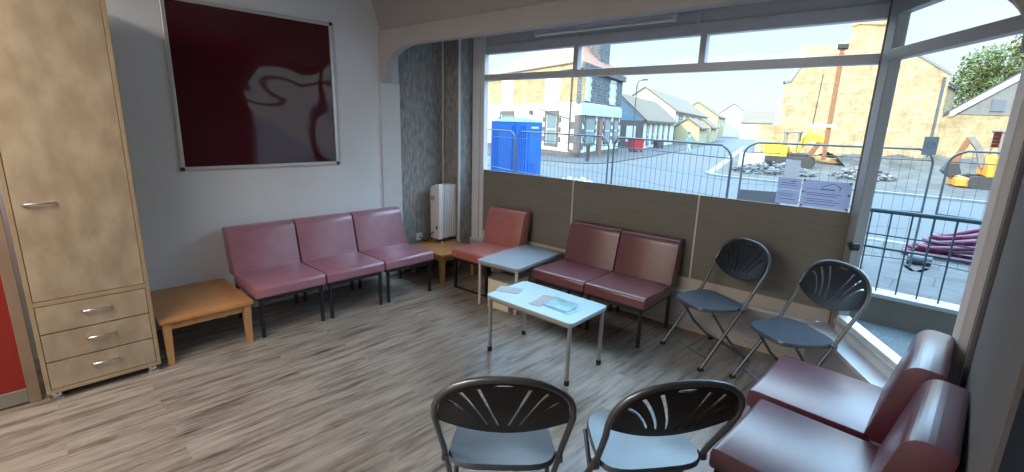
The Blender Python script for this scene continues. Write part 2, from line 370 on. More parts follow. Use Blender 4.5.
struct(MB().prism([(-0.15, BACK, 0), (RX + 0.15, BACK, 0), (RX + 0.15, 3.0, 0), (4.1, 4.0, 0), (-0.15, 3.95, 0)], (0, 0, -0.09)).build('floor', 'floor'))
struct(MB().box(-0.15, RX + 0.15, BACK, 3.0, CEIL, CEIL + 0.1).build('ceiling', 'ceiling'))
struct(MB().box(-0.15, 0, BACK, 3.03, 0, CEIL).build('wall_left', 'wall'))
struct(MB().box(-0.15, 0, 3.03, 3.95, 0, 2.75).build('wall_alcove', 'wallpaper'))
struct(MB().box(0, 0.272, 3.64, 3.95, 0, 2.66).build('wall_corner', 'wallpaper'))
struct(MB().box(-0.15, RX + 0.15, BACK - 0.15, BACK, 0, CEIL).build('wall_back', 'wall'))
struct(MB().box(RX, RX + 0.15, 1.45, 3.06, 0, CEIL).build('wall_right', 'rightwall'))
struct(MB().box(RX, RX + 0.15, BACK, 0.45, 0, CEIL).build('wall_right_rear', 'rightwall'))
struct(MB().box(RX, RX + 0.15, 0.45, 1.45, 2.2, CEIL).build('wall_over_door', 'rightwall'))
dr = struct(MB().box(RX + 0.01, RX + 0.06, 0.46, 1.44, 0.0, 2.19).build('door_1', 'navy'))
MB().tube([(RX + 0.012, 0.56, 1.02), (RX - 0.04, 0.56, 1.02), (RX - 0.04, 0.68, 1.02)], 0.009).build('door_handle', 'chrome', dr, smooth=True)

# front wall under the window
rs = MB(); wbox(rs, -0.14, 3.945, 0.055, 0.0, 0, 0.335); struct(rs.build('wall_front', 'riser'))
rs = MB()
a = Vector((3.93, 3.955, 0)); b = Vector((4.62, 2.88, 0)); c = MU + RE * 1.22; d = MU
rs.prism([(p.x, p.y, 0) for p in (a, b, c, d)], (0, 0, 0.335)); struct(rs.build('wall_splay', 'riser'))
bb = MB(); wbox(bb, 0.28, 3.93, 0.07, 0.055, 0, 0.045); struct(bb.build('baseboard_front', 'bottomrail'))
bb = MB(); bb.box(0, 0.014, 0.0, 2.8, 0, 0.09, 0.004); struct(bb.build('baseboard_left', 'trimwhite'))
# bulkhead over the bay, arch board and its brackets
FN = WD
def fpt(x, off=0.0):   # point on arch board line
    return Vector((x, 2.80 + 0.0529 * x - off, 0))
blk = MB()
pr = [(0, 2.82, 2.60), (0, 2.72, CEIL), (0, 3.0, CEIL), (0, 3.0, 2.60)]
vs0 = [Vector(p) for p in pr]; vs1 = [Vector((RX, p[1] + 0.0529 * RX, p[2])) for p in pr]
blk.faces([*vs0, *vs1], [(0, 1, 2, 3), (7, 6, 5, 4), (0, 4, 5, 1), (1, 5, 6, 2), (2, 6, 7, 3), (3, 7, 4, 0)])
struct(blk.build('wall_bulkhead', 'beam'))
prof = [(0.0, 2.106), (0.10, 2.106), (0.10, 2.18)]
for k in range(1, 13):
    t = k / 12 * PI / 2
    prof.append((0.10 + 0.44 * (1 - math.cos(t)), 2.18 + 0.266 * math.sin(t)))
rp_ = [(RX - x, z) for x, z in prof]
outl = prof + list(reversed(rp_)) + [(RX, 2.605), (0, 2.605)]
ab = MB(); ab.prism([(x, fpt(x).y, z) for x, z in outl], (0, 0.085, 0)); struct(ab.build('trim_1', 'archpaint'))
struct(MB().box(0, 0.018, 2.795, 3.03, 0, 2.11, 0.003).build('trim_2', 'trimwhite'))
struct(MB().box(RX - 0.018, RX, 2.86, 3.06, 0, 2.11, 0.003).build('trim_3', 'rightwall'))
# soffit and head board above the windows
sf = MB(); sf.prism([(-0.15, 2.88, 2.66), (RX + 0.15, 2.88 + 0.0529 * RX, 2.66), (RX + 0.15, 3.1, 2.66), (4.2, 4.12, 2.66), (-0.15, 3.95, 2.66)], (0, 0, 0.12))
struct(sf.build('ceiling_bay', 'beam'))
struct(MB().box(0.26, 0.284, 3.632, 3.655, 0, 2.655, 0.003).build('trim_4', 'trimwhite'))

# ---- front window
w1 = thing('window_1', None, None); struct(w1)
def wpart(name, m, *args, bev=0.004):
    mb = MB(); wbox(mb, *args, bev); return mb.build(name, m, w1)
wpart('jamb', 'jamb', 0.285, 0.39, 0.05, -0.04, 0.335, 2.66)
wpart('jamb', 'jamb', 0.392, 0.452, 0.03, -0.04, 0.335, 2.66)
lab(wpart('corner_post', 'brownpost', 4.028, 4.086, 0.045, -0.05, 0.335, 2.66), 'bronze corner post')
wpart('transom', 'frame', 0.452, 4.03, 0.03, -0.04, 2.19, 2.255)
for xm in (1.655, 2.862): wpart('mullion', 'frame', xm - 0.026, xm + 0.026, 0.03, -0.04, 2.255, 2.475)
wpart('head_rail', 'frame', 0.452, 4.03, 0.03, -0.04, 2.467, 2.56)
wpart('head_board', 'frame', 0.452, 4.03, 0.01, -0.04, 2.56, 2.66, bev=0)
for xm in (1.655, 2.80): wpart('head_strut', 'frame', xm - 0.03, xm + 0.03, 0.035, 0.0, 2.475, 2.64)
wpart('glass_pane', 'glass', 0.452, 4.03, -0.002, -0.008, 1.15, 2.2, bev=0)
for x0, x1 in ((0.452, 1.63), (1.681, 2.836), (2.888, 4.03)): wpart('glass_pane', 'glass', x0, x1, -0.002, -0.008, 2.25, 2.47, bev=0)
for x0, x1 in ((0.452, 1.702), (1.714, 2.968), (2.98, 4.03)): wpart('blanking_panel', 'panel', x0, x1, 0.018, 0.003, 0.455, 1.194, bev=0.002)
for xs in (1.708, 2.974): lab(wpart('joint_strip', 'seam', xs - 0.006, xs + 0.006, 0.02, 0.004, 0.455, 1.19, bev=0), 'cream joint between the olive panels')
lab(wpart('bottom_rail', 'bottomrail', 0.452, 4.03, 0.035, -0.04, 0.36, 0.46), 'cream bottom rail')
lab(wpart('sill', 'sill', 0.29, 3.95, 0.085, 0.03, 0.335, 0.362, bev=0.003), 'pale narrow sill')
# ---- splayed window
w2 = thing('window_2', None, None); struct(w2)
def rpart(name, m, *args, bev=0.004):
    mb = MB(); rbox(mb, *args, bev); return mb.build(name, m, w2)
rpart('corner_post', 'frame2', 0.06, 0.155, 0.03, -0.04, 0.335, 2.66)
rpart('transom', 'frame2', 0.15, 1.19, 0.03, -0.035, 2.195, 2.262)
rpart('head_rail', 'frame2', 0.15, 1.19, 0.03, -0.035, 2.467, 2.66)
rpart('end_post', 'jamb', 1.19, 1.24, 0.01, -0.045, 0.335, 2.66)
rpart('glass_pane', 'glass', 0.15, 1.19, 0.002, -0.004, 0.45, 2.19, bev=0)
rpart('glass_pane', 'glass', 0.15, 1.19, 0.002, -0.004, 2.25, 2.47, bev=0)
rpart('bottom_rail', 'jamb', 0.15, 1.19, 0.035, -0.045, 0.362, 0.48)
rpart('glazing_bead', 'alu', 0.15, 1.19, 0.048, 0.035, 0.42, 0.45, bev=0.002)
sl = MB(); a2 = Vector((3.92, 3.945, 0)); b2 = Vector((4.60, 2.90, 0)); c2 = MU + RE * 1.215 + RNI * 0.03; d2 = MU + RNI * 0.03
sl.prism([(p.x, p.y, 0.337) for p in (a2, b2, c2, d2)], (0, 0, 0.027), 0.002); lab(sl.build('sill', 'sill', w2), 'wide pale blue-white sill')
lt = MB(); p0 = MU + RE * 0.15 + RNI * 0.045; p1 = MU + RE * 0.27 + RNI * 0.06
lt.tube([(p0.x, p0.y, 1.0), (p1.x, p1.y, 1.01)], 0.016, 10); q0 = MU + RE * 0.27 + RNI * 0.05
lt.cyl((q0.x, q0.y, 1.01), (q0.x + RNI.x * 0.04, q0.y + RNI.y * 0.04, 1.01), 0.03, 14)
lab(lt.build('latch', 'black', w2, smooth=True), 'black window latch with round knob')

# ---- red sticker and paper notices on the glass
def on_front(name, label, x0, x1, z0, z1, m, off=0.003, skew=0.0):
    mb = MB(); a = wfr(x0, off); b = wfr(x1, off)
    mb.prism([(a.x, a.y, z0), (b.x, b.y, z0 + skew), (b.x, b.y, z1 + skew), (a.x, a.y, z1)], WNI * 0.0015)
    o = mb.build(name, m); return tag(o, label, 'notice')
def ink_lines(o, specs, off=0.0055):
    mb = MB()
    for x0, x1, z, h in specs:
        a = wfr(x0, off); b = wfr(x1, off)
        mb.prism([(a.x, a.y, z), (b.x, b.y, z), (b.x, b.y, z + h), (a.x, a.y, z + h)], WNI * 0.0006)
    return mb.build('printed_lines', 'ink', o)
n1 = on_front('paper_notice', 'large lilac notice with a roof outline taped low on the window', 3.715, 4.008, 1.205, 1.40, 'lilac')
ls = []
for k, (u0, u1) in enumerate(((0.02, 0.1), (0.11, 0.2))): ls.append((3.715 + u0, 3.715 + u1, 1.335, 0.007 if k else 0.003))
for k, z in enumerate((1.305, 1.29, 1.262, 1.247, 1.228)): ls.append((3.735 + 0.012 * (k % 2), 3.955 - 0.02 * (k % 3), z, 0.0035))
ink_lines(n1, ls)
rm = MB()
for (xa, za), (xb, zb) in (((3.83, 1.352), (3.905, 1.385)), ((3.905, 1.385), (3.955, 1.355)), ((3.945, 1.36), (3.945, 1.335))):
    a = wfr(xa, 0.006); b = wfr(xb, 0.006); rm.tube([(a.x, a.y, za), (b.x, b.y, zb)], 0.0022, 6)
lab(rm.build('roof_emblem', 'ink', n1), 'dark roof outline emblem')
pf = MB()
for x0, x1, z0, z1 in ((3.708, 3.715, 1.195, 1.405), (4.008, 4.015, 1.195, 1.405), (3.708, 4.015, 1.195, 1.204)):
    wbox(pf, x0, x1, 0.006, 0.001, z0, z1)
lab(pf.build('white_border', 'paper', n1), 'white border strip')
for x, z in ((3.72, 1.395), (4.002, 1.395), (3.72, 1.21), (4.002, 1.21), (4.002, 1.31), (3.72, 1.31)):
    tp = MB(); wbox(tp, x - 0.006, x + 0.006, 0.009, 0.005, z - 0.006, z + 0.006); tp.build('fixing_dot', 'black', n1)
n2 = on_front('paper_notice', 'upper of the two small lilac notices left of the large one', 3.545, 3.70, 1.315, 1.40, 'lilac')
ink_lines(n2, [(3.57, 3.66, 1.36, 0.004), (3.56, 3.68, 1.345, 0.003), (3.63, 3.67, 1.375, 0.005)])
n3 = on_front('paper_notice', 'lower of the two small lilac notices, just above the olive panel', 3.545, 3.70, 1.205, 1.312, 'lilac')
ink_lines(n3, [(3.56, 3.67, 1.28, 0.003), (3.56, 3.66, 1.265, 0.003), (3.56, 3.68, 1.24, 0.003)])
n4 = on_front('paper_notice', 'white sheet standing above the small lilac notices', 3.575, 3.675, 1.402, 1.535, 'paper')
sk = MB(); rbox(sk, 1.125, 1.165, 0.006, 0.002, 1.70, 1.77)
so = tag(sk.build('window_sticker', 'stickerred'), 'red sticker at the right edge of the splayed window', 'sticker')
sk = MB()
for z in (1.715, 1.73, 1.745): rbox(sk, 1.13, 1.16, 0.0075, 0.006, z, z + 0.004)
sk.build('printed_lines', 'paper', so)

# ================================================================== FURNITURE
# ---- tall birch cabinet
cb = thing('cabinet', 'tall birch cabinet with one door above three drawers', 'cabinet', (0.48, 0.250, 0))
F = 0.311; HW = 0.287
k = MB()
k.box(-0.29, F - 0.02, -HW, -HW + 0.018, 0.05, 2.45, 0.001).box(-0.29, F - 0.02, HW - 0.018, HW, 0.05, 2.45, 0.001)
k.box(-0.29, F - 0.02, -HW, HW, 2.432, 2.45).box(-0.29, F - 0.02, -HW + 0.018, HW - 0.018, 0.05, 0.072).box(-0.29, F - 0.02, -HW + 0.018, HW - 0.018, 0.61, 0.632)
k.box(-0.29, -0.28, -HW + 0.018, HW - 0.018, 0.07, 2.44)
k.build('carcass', 'cabedge', cb)
k = MB()
k.box(F - 0.02, F, -HW, -HW + 0.022, 0.05, 2.45, 0.002).box(F - 0.02, F, HW - 0.022, HW, 0.05, 2.45, 0.002)
k.box(F - 0.02, F - 0.001, -HW + 0.022, HW - 0.022, 0.05, 0.075, 0.001).box(F - 0.02, F - 0.001, -HW + 0.022, HW - 0.022, 0.611, 0.639, 0.001)
k.build('face_frame', 'cabedge', cb)
MB().box(F - 0.028, F - 0.022, -HW + 0.02, HW - 0.02, 0.07, 2.43).build('gap_shade_sheet', 'cabdark', cb)  # dark sheet standing in for shade behind the door and drawer gaps
def bar_handle(parent, y0, y1, z, x):
    h = MB(); h.tube([(x, y0, z), (x + 0.024, y0 + 0.012, z), (x + 0.028, (y0 + y1) / 2, z), (x + 0.024, y1 - 0.012, z), (x, y1, z)], 0.007, 10)
    h.build('handle', 'chrome', parent, smooth=True)
dd = MB().box(F - 0.02, F - 0.002, -HW + 0.025, HW - 0.025, 0.643, 2.43, 0.0015).build('door', 'cab', cb); bar_handle(dd, -0.225, -0.085, 1.218, F - 0.003)
for z0, z1 in ((0.436, 0.606), (0.256, 0.429), (0.08, 0.249)):
    dw = MB().box(F - 0.02, F - 0.002, -HW + 0.025, HW - 0.025, z0, z1, 0.0015).build('drawer', 'cab', cb)
    bar_handle(dw, -0.065, 0.078, (z0 + z1) / 2 + 0.018, F - 0.003)
for sx_ in (F - 0.05, -0.25):
    for sy_ in (-HW + 0.045, HW - 0.045):
        MB().lathe([(0.036, 0), (0.038, 0.014), (0.028, 0.02), (0.028, 0.032), (0.034, 0.038), (0.03, 0.05)], sx_, sy_, 0.0).build('foot', 'chrome', cb, smooth=True)

# ---- red felt screen left of the cabinet
sc = thing('screen', 'red felt screen in a brown wooden frame left of the birch cabinet', 'screen', (0.70, -0.06, 0))
MB().box(-0.012, 0.012, -1.55, -0.055, 0.10, 1.9).build('felt_panel', 'redfelt', sc)
k = MB(); k.box(-0.02, 0.02, -0.055, 0.0, 0.0, 1.95, 0.003).box(-0.02, 0.02, -1.6, -1.55, 0.0, 1.95, 0.003).box(-0.02, 0.02, -1.6, 0.0, 1.9, 1.95, 0.003)
k.build('frame', 'screenwood', sc)
lab(MB().box(-0.02, 0.02, -1.55, -0.055, 0.012, 0.10, 0.003).build('bottom_rail', 'conc', sc), 'grey bottom rail')

# ---- beech low tables
def beech_table(label, x0, x1, y0, y1, h):
    t = thing('low_table', label, 'table', ((x0 + x1) / 2, (y0 + y1) / 2, 0)); w = (x1 - x0) / 2; d_ = (y1 - y0) / 2
    MB().prism(rrect(-w, w, -d_, d_, 0.012, h - 0.026), (0, 0, 0.026), 0.004).build('tabletop', 'beech', t)
    a = MB(); i = 0.035
    a.box(-w + i, w - i, -d_ + i, -d_ + i + 0.02, h - 0.085, h - 0.026).box(-w + i, w - i, d_ - i - 0.02, d_ - i, h - 0.085, h - 0.026)
    a.box(-w + i, -w + i + 0.02, -d_ + i, d_ - i, h - 0.085, h - 0.026).box(w - i - 0.02, w - i, -d_ + i, d_ - i, h - 0.085, h - 0.026)
    a.build('apron', 'beechleg', t)
    for sx_ in (-1, 1):
        for sy_ in (-1, 1):
            cx, cy = sx_ * (w - 0.045), sy_ * (d_ - 0.045); l_ = MB(); r0, r1 = 0.019, 0.027
            l_.faces([(cx + dx * r0, cy + dy * r0, 0) for dx, dy in ((-1, -1), (1, -1), (1, 1), (-1, 1))] + [(cx + dx * r1, cy + dy * r1, h - 0.027) for dx, dy in ((-1, -1), (1, -1), (1, 1), (-1, 1))],
                     [(3, 2, 1, 0), (4, 5, 6, 7), (0, 1, 5, 4), (1, 2, 6, 5), (2, 3, 7, 6), (3, 0, 4, 7)])
            l_.build('leg', 'beechleg', t)
    return t
beech_table('low orange beech table between the birch cabinet and the mauve chairs', 0.03, 0.768, 0.56, 1.168, 0.345)
beech_table('low orange beech table in the corner carrying the white heater', 0.03, 0.655, 3.08, 3.625, 0.332)

# ---- vinyl waiting chairs (local: +y is the way the sitter faces)
def vinyl_chair(name, label, m, W, loc, rz, group, runner=False):
    t = thing(name, label, 'chair', loc, rz, group); hw = W / 2
    sp = roundpoly([(0.33, 0.335), (0.33, 0.432), (-0.19, 0.425), (-0.19, 0.335)], [0.02, 0.035, 0.01, 0.01], 5)
    MB().prism([(-hw, y, z) for y, z in sp], (W, 0, 0), 0.006, 2).build('seat', m, t, smooth=35)
    bp = roundpoly([(-0.165, 0.405), (-0.262, 0.812), (-0.40, 0.795), (-0.305, 0.40)], [0.01, 0.07, 0.035, 0.01], 7)
    MB().prism([(-hw, y, z) for y, z in bp], (W, 0, 0), 0.006, 2).build('backrest', m, t, smooth=35)
    f = MB(); b_ = 0.0125
    f.box(-hw + 0.02, hw - 0.02, 0.285, 0.31, 0.305, 0.334).box(-hw + 0.02, hw - 0.02, -0.26, -0.235, 0.305, 0.334)
    f.box(-hw + 0.02, -hw + 0.045, -0.26, 0.31, 0.305, 0.334).box(hw - 0.045, hw - 0.02, -0.26, 0.31, 0.305, 0.334)
    f.build('seat_frame', 'black', t)
    for sx_ in (-1, 1):
        f = MB(); f.tube([(sx_ * (hw - 0.06), -0.25, 0.32), (sx_ * (hw - 0.06), -0.30, 0.42), (sx_ * (hw - 0.06), -0.345, 0.62)], 0.011, 8)
        f.build('back_support', 'black', t)
        for y in (0.30, -0.25):
            MB().box(sx_ * (hw - 0.033) - b_, sx_ * (hw - 0.033) + b_, y - b_, y + b_, 0, 0.31, 0.002).build('leg', 'black', t)
    if runner:
        r = MB(); r.box(-hw + 0.03, hw - 0.03, 0.29, 0.31, 0.0, 0.014); r.build('floor_runner', 'black', t)
    return t
GR = 'vinyl waiting chairs around the room'
c0 = vinyl_chair('waiting_chair', 'mauve vinyl chair beside the low beech table by the cabinet', 'mauve', 0.556, (0.42, 1.4765, 0), -PI / 2, GR)
dup(c0, (0.42, 2.052, 0), -PI / 2, 'mauve vinyl chair in the middle of the row of three'); dup(c0, (0.42, 2.628, 0), -PI / 2, 'mauve vinyl chair at the corner end of the row of three')
vinyl_chair('waiting_chair', 'vinyl chair under the window in the corner, salmon pink from painted warm light', 'salmon', 0.505, (1.0, 3.47, 0), PI + 0.09, GR, True)
c1 = vinyl_chair('waiting_chair', 'oxblood vinyl chair of the window pair, beside the grey table', 'red', 0.548, (2.085, 3.57, 0), PI + 0.05, GR)
dup(c1, (2.645, 3.60, 0), PI + 0.05, 'oxblood vinyl chair of the window pair, beside the first folding chair')
c2_ = vinyl_chair('waiting_chair', 'maroon vinyl chair against the right wall, nearer the window', 'maroon', 0.56, (4.29, 2.785, 0), PI / 2 - 0.01, GR)
dup(c2_, (4.345, 2.165, 0), PI / 2 - 0.03, 'maroon vinyl chair against the right wall, nearest the viewer')

# ---- fan-back folding chairs (local: +y faces forward, origin under the back of the seat)
def arc_pts(hw, za, ya, zt, yt, n=14):
    """from left shoulder over the top to the right shoulder"""
    out = []
    for k_ in range(n + 1):
        a = PI - PI * k_ / n; ct = math.cos(a); st = math.sin(a)
        ex = math.copysign(abs(ct) ** 0.85, ct); ez = st ** 0.85
        out.append((hw * ex, ya + (yt - ya) * ez, za + (zt - za) * ez))
    return out
def folding_chair(label, loc, rz, group):
    t = thing('folding_chair', label, 'chair', loc, rz, group)
    SW, AW = 0.2285, 0.25; ZS, ZA, YA, ZT, YT = 0.446, 0.725, -0.15, 0.908, -0.218
    arc = arc_pts(AW, ZA, YA, ZT, YT)
    def side(s_): return [(s_ * SW, 0.314, 0.012), (s_ * SW, 0.0, ZS), (s_ * (SW + 0.002), -0.035, 0.51), (s_ * (AW - 0.008), -0.115, 0.65)]
    MB().tube(side(-1) + arc + list(reversed(side(1))), 0.0125, 10).build('main_frame', 'tube', t, smooth=True)
    # rear legs: pivot near the front of the seat, run down and back
    for s_ in (-1, 1):
        MB().tube([(s_ * 0.196, 0.235, 0.43), (s_ * 0.196, 0.06, 0.2), (s_ * 0.196, -0.14, 0.012)], 0.010, 10).build('rear_leg', 'tube', t, smooth=True)
        for p in ((s_ * SW, 0.314), (s_ * 0.196, -0.14)):
            MB().box(p[0] - 0.015, p[0] + 0.015, p[1] - 0.02, p[1] + 0.02, 0.0, 0.025, 0.005).build('rubber_foot', 'rubber', t)
    MB().tube([(-0.196, -0.10, 0.055), (0.196, -0.10, 0.055)], 0.007, 8).build('rear_crossbar', 'tube', t, smooth=True)
    MB().tube([(-SW, 0.262, 0.085), (SW, 0.262, 0.085)], 0.007, 8).build('front_crossbar', 'tube', t, smooth=True)
    MB().tube([(-0.2, 0.04, 0.43), (0.2, 0.04, 0.43)], 0.008, 8).build('seat_bar', 'tube', t, smooth=True)
    # seat: rounded shield, slightly dished
    bm = MB(); n = 28; out = []
    for k_ in range(n):
        a = 2 * PI * k_ / n; ct, st = math.cos(a), math.sin(a); p_ = 0.5
        x = 0.205 * math.copysign(abs(ct) ** p_, ct); y = 0.125 + 0.20 * math.copysign(abs(st) ** p_, st)
        x *= 1.0 - 0.12 * (y - 0.125) / 0.2
        out.append((x, y))
    rings = []
    for sc_, dz in ((1.0, -0.012), (1.012, 0.0), (0.98, 0.012), (0.7, 0.006), (0.35, 0.001)):
        rings.append([bm.bm.verts.new((x * sc_, 0.125 + (y - 0.125) * sc_, 0.446 + dz + (0.018 * max(0, (y - 0.2)) / 0.1 if False else 0))) for x, y in out])
    for A, B in zip(rings, rings[1:]):
        for k_ in range(n): bm.bm.faces.new((A[k_], A[(k_ + 1) % n], B[(k_ + 1) % n], B[k_]))
    bm.bm.faces.new(rings[-1]); bm.bm.faces.new(list(reversed(rings[0])))
    bm.build('seat', 'plastic', t, smooth=50)
    # fan back panel with six slots and a hand hole: lattice of points between bottom curve and arch
    AWi = AW - 0.012
    def P(u, v):  # u -1..1 across, v 0..1 from bottom curve up to arch
        ua = max(-1, min(1, u)); ex = ua
        top = (max(0.0, 1 - abs(ex) ** (2 / 0.85))) ** (0.5 * 0.85)
        zt_ = ZA + (ZT - 0.012 - ZA) * top; yt_ = YA + (YT - YA) * top
        bot = ZA - 0.038 - 0.07 * (1 - ex * ex); yb = YA + 0.012 + 0.03 * (1 - ex * ex) + 0.012
        z = bot + (zt_ - bot) * v; y = yb + (yt_ - yb) * v - 0.035 * (1 - ex * ex) * math.sin(PI * v) * 0.6
        return Vector((AWi * ex, y, z))
    bm = bmesh.new(); edges = []
    def loop(pts):
        vs_ = [bm.verts.new((u, v, 0)) for u, v in pts]
        edges.extend(bm.edges.new((vs_[q], vs_[(q + 1) % len(vs_)])) for q in range(len(vs_)))
    NB = 40
    loop([(-1 + 2 * q / NB, 0.0) for q in range(NB + 1)] + [(1 - 2 * q / NB, 1.0) for q in range(0, NB + 1)])
    for s_ in (-1, 1):
        for ub, vb, ut, vt, wb, wt in ((0.07, 0.15, 0.38, 0.91, 0.018, 0.032), (0.235, 0.15, 0.64, 0.90, 0.018, 0.032), (0.395, 0.17, 0.83, 0.80, 0.018, 0.030)):
            A_ = []; B_ = []
            for q in range(9):
                k_ = q / 8; uc = ub + (ut - ub) * k_ ** 1.15; w_ = wb + (wt - wb) * k_; v = vb + (vt - vb) * k_
                A_.append((s_ * (uc - w_), v)); B_.append((s_ * (uc + w_), v))
            loop(A_ + list(reversed(B_)))
    loop([(0.16 * math.cos(2 * PI * q / 16), 0.935 + 0.025 * math.sin(2 * PI * q / 16)) for q in range(16)])
    bmesh.ops.triangle_fill(bm, use_beauty=True, use_dissolve=False, edges=edges)
    for v in bm.verts: v.co = P(v.co.x, v.co.y)
    bmesh.ops.remove_doubles(bm, verts=bm.verts, dist=1e-5)
    bmesh.ops.recalc_face_normals(bm, faces=bm.faces)
    bmesh.ops.solidify(bm, geom=bm.faces[:], thickness=0.008)
    mb = MB(); mb.bm.free(); mb.bm = bm; mb.build('back_panel', 'backplastic', t, smooth=50)
    for s_ in (-1, 1):
        MB().box(s_ * SW - 0.014, s_ * SW + 0.014, -0.018, 0.018, ZS - 0.02, ZS + 0.012, 0.004).build('hinge_bracket', 'tube', t)
    return t
GF = 'fan-back folding chairs'
def face(deg): return math.radians(deg - 90)
f0 = folding_chair('charcoal fan-back folding chair beside the oxblood pair, under the olive panel', (3.357, 3.704, 0), face(242.3), GF)
dup(f0, (3.985, 3.52, 0), face(235.5), 'charcoal fan-back folding chair in front of the window corner, behind the maroon chair')
dup(f0, (3.44, 1.205, 0), face(134.2), 'charcoal fan-back folding chair in the foreground, left one seen from behind')
dup(f0, (3.866, 1.62, 0), face(142.6), 'charcoal fan-back folding chair in the foreground, right one beside the maroon chair')

# ---- coffee table and grey side table
def tube_table(label, w, d_, h, loc, rz, mtop, mleg, feet=True):
    t = thing('coffee_table' if feet else 'side_table', label, 'table', loc, rz); w /= 2; d_ /= 2
    MB().prism(rrect(-w, w, -d_, d_, 0.035, h - 0.008), (0, 0, 0.008), 0.001).build('tabletop', mtop, t)
    MB().prism(rrect(-w, w, -d_, d_, 0.035, h - 0.028), (0, 0, 0.02), 0.003).build('top_edge', 'tedge', t)
    a = MB(); i = 0.03
    a.box(-w + i, w - i, -d_ + i, -d_ + i + 0.02, h - 0.053, h - 0.028).box(-w + i, w - i, d_ - i - 0.02, d_ - i, h - 0.053, h - 0.028)
    a.box(-w + i, -w + i + 0.02, -d_ + i, d_ - i, h - 0.053, h - 0.028).box(w - i - 0.02, w - i, -d_ + i, d_ - i, h - 0.053, h - 0.028)
    a.build('apron', 'tleg', t)
    for sx_ in (-1, 1):
        for sy_ in (-1, 1):
            l_ = MB().cyl((sx_ * (w - 0.028), sy_ * (d_ - 0.028), 0.02 if feet else 0.0), (sx_ * (w - 0.028), sy_ * (d_ - 0.028), h - 0.028), 0.0145, 14).build('leg', mleg, t, smooth=True)
            if feet: MB().cyl((sx_ * (w - 0.028), sy_ * (d_ - 0.028), 0.0), (sx_ * (w - 0.028), sy_ * (d_ - 0.028), 0.035), 0.018, 14).build('foot_cap', 'rubber', l_, smooth=True)
    return t
tube_table('coffee table with leaflets in the middle of the floor, blue sky cast in its colour', 0.79, 0.47, 0.465, (2.475, 2.63, 0), 0.04, 'laminate', 'tleg')
tube_table('grey topped side table between the salmon chair and the oxblood pair', 0.49, 0.82, 0.452, (1.50, 3.425, 0), 0.13, 'laminate2', 'creamleg', False)
TZ = 0.4655
def sheet_at(name, label, cx, cy, w, l_, rz, m, z=TZ, curl=0.0, th=0.002):
    mb = MB(); n = 8; vs0 = []
    for j in range(n + 1):
        v = j / n
        for u in (-0.5, 0.5): vs0.append((u * w, (v - 0.5) * l_, curl * max(0, v - 0.45) ** 2 * 3.3))
    N = len(vs0); allv = vs0 + [(x, y, z_ + th) for x, y, z_ in vs0]; fs = []
    for j in range(n):
        a = 2 * j; fs.append((a, a + 1, a + 3, a + 2)); fs.append((N + a, N + a + 2, N + a + 3, N + a + 1))
        fs.append((a, a + 2, N + a + 2, N + a)); fs.append((a + 1, N + a + 1, N + a + 3, a + 3))
    fs.append((0, N, N + 1, 1)); fs.append((N - 2, N - 1, 2 * N - 1, 2 * N - 2))
    mb.faces(allv, fs); o = mb.build(name, m, None, smooth=30, loc=(cx, cy, z), rz=rz); return tag(o, label, 'leaflet')

# ---- cream box under the side table
bx = thing('box', 'cream box with a dark lid on the floor under the grey side table', 'box', (1.545, 3.2, 0), 0.12)
MB().box(-0.125, 0.125, -0.16, 0.16, 0.0, 0.285, 0.004).build('box_body', 'cream', bx)
MB().box(-0.128, 0.128, -0.163, 0.163, 0.286, 0.30, 0.003).build('lid', 'creamlid', bx)

# ---- oil heater on the corner table
ht = thing('oil_heater', 'white oil-filled radiator heater standing on the corner beech table', 'heater', (0.155, 3.39, 0.333))
for kf in range(6):
    y = 0.055 + kf * 0.036
    MB().box(-0.07, 0.075, y - 0.009, y + 0.009, 0.05, 0.68, 0.008, 3).build('fin', 'white', ht, smooth=40)
    if kf < 5: pass
MB().cyl((0, 0.05, 0.10), (0, 0.24, 0.10), 0.02).cyl((0, 0.05, 0.63), (0, 0.24, 0.63), 0.02).build('oil_tube', 'white', ht)
pp = roundpoly([(-0.085, 0.045), (0.08, 0.045), (0.08, 0.70), (-0.085, 0.66)], [0.01, 0.01, 0.03, 0.05], 5)
cp = MB().prism([(x, -0.01, z) for x, z in pp], (0, 0.05, 0), 0.006).build('control_panel', 'white', ht, smooth=40)
MB().cyl((-0.03, -0.01, 0.53), (-0.03, -0.03, 0.53), 0.026, 18).build('dial', 'tedge', cp, smooth=40)
MB().box(0.02, 0.045, -0.014, -0.008, 0.16, 0.2, 0.002).build('switch', 'black', cp)
for y in (0.02, 0.2): MB().box(-0.08, 0.085, y, y + 0.04, 0.016, 0.045, 0.004).build('foot_bar', 'black', ht)
for x in (-0.07, 0.075):
    for y in (0.04, 0.22): MB().cyl((x - 0.008, y, 0.018), (x + 0.008, y, 0.018), 0.018, 14).build('wheel', 'white', ht, smooth=40)
MB().tube([(-0.03, -0.012, 0.12), (-0.03, -0.05, 0.1), (-0.05, -0.09, 0.02), (-0.09, -0.12, 0.03), (-0.135, -0.13, 0.06)], 0.006, 8).build('power_cord', 'black', ht, smooth=True)
sk = thing('wall_socket', 'white wall socket low on the streaked wall behind the corner table', 'socket', (0, 3.26, 0.395))
MB().box(0.0, 0.012, -0.043, 0.043, -0.043, 0.043, 0.003).build('face_plate', 'white', sk)
MB().box(0.012, 0.02, -0.022, -0.012, 0.012, 0.024, 0.001).box(0.012, 0.02, 0.012, 0.022, 0.012, 0.024, 0.001).build('rocker_switch', 'white', sk)
pl_ = tag(MB().box(0.001, 0.014, 3.612, 3.632, 0.335, 2.655, 0.002).build('cable_trunking', 'white'), 'thin white cable trunking running up the wall behind the heater', 'cable trunking')

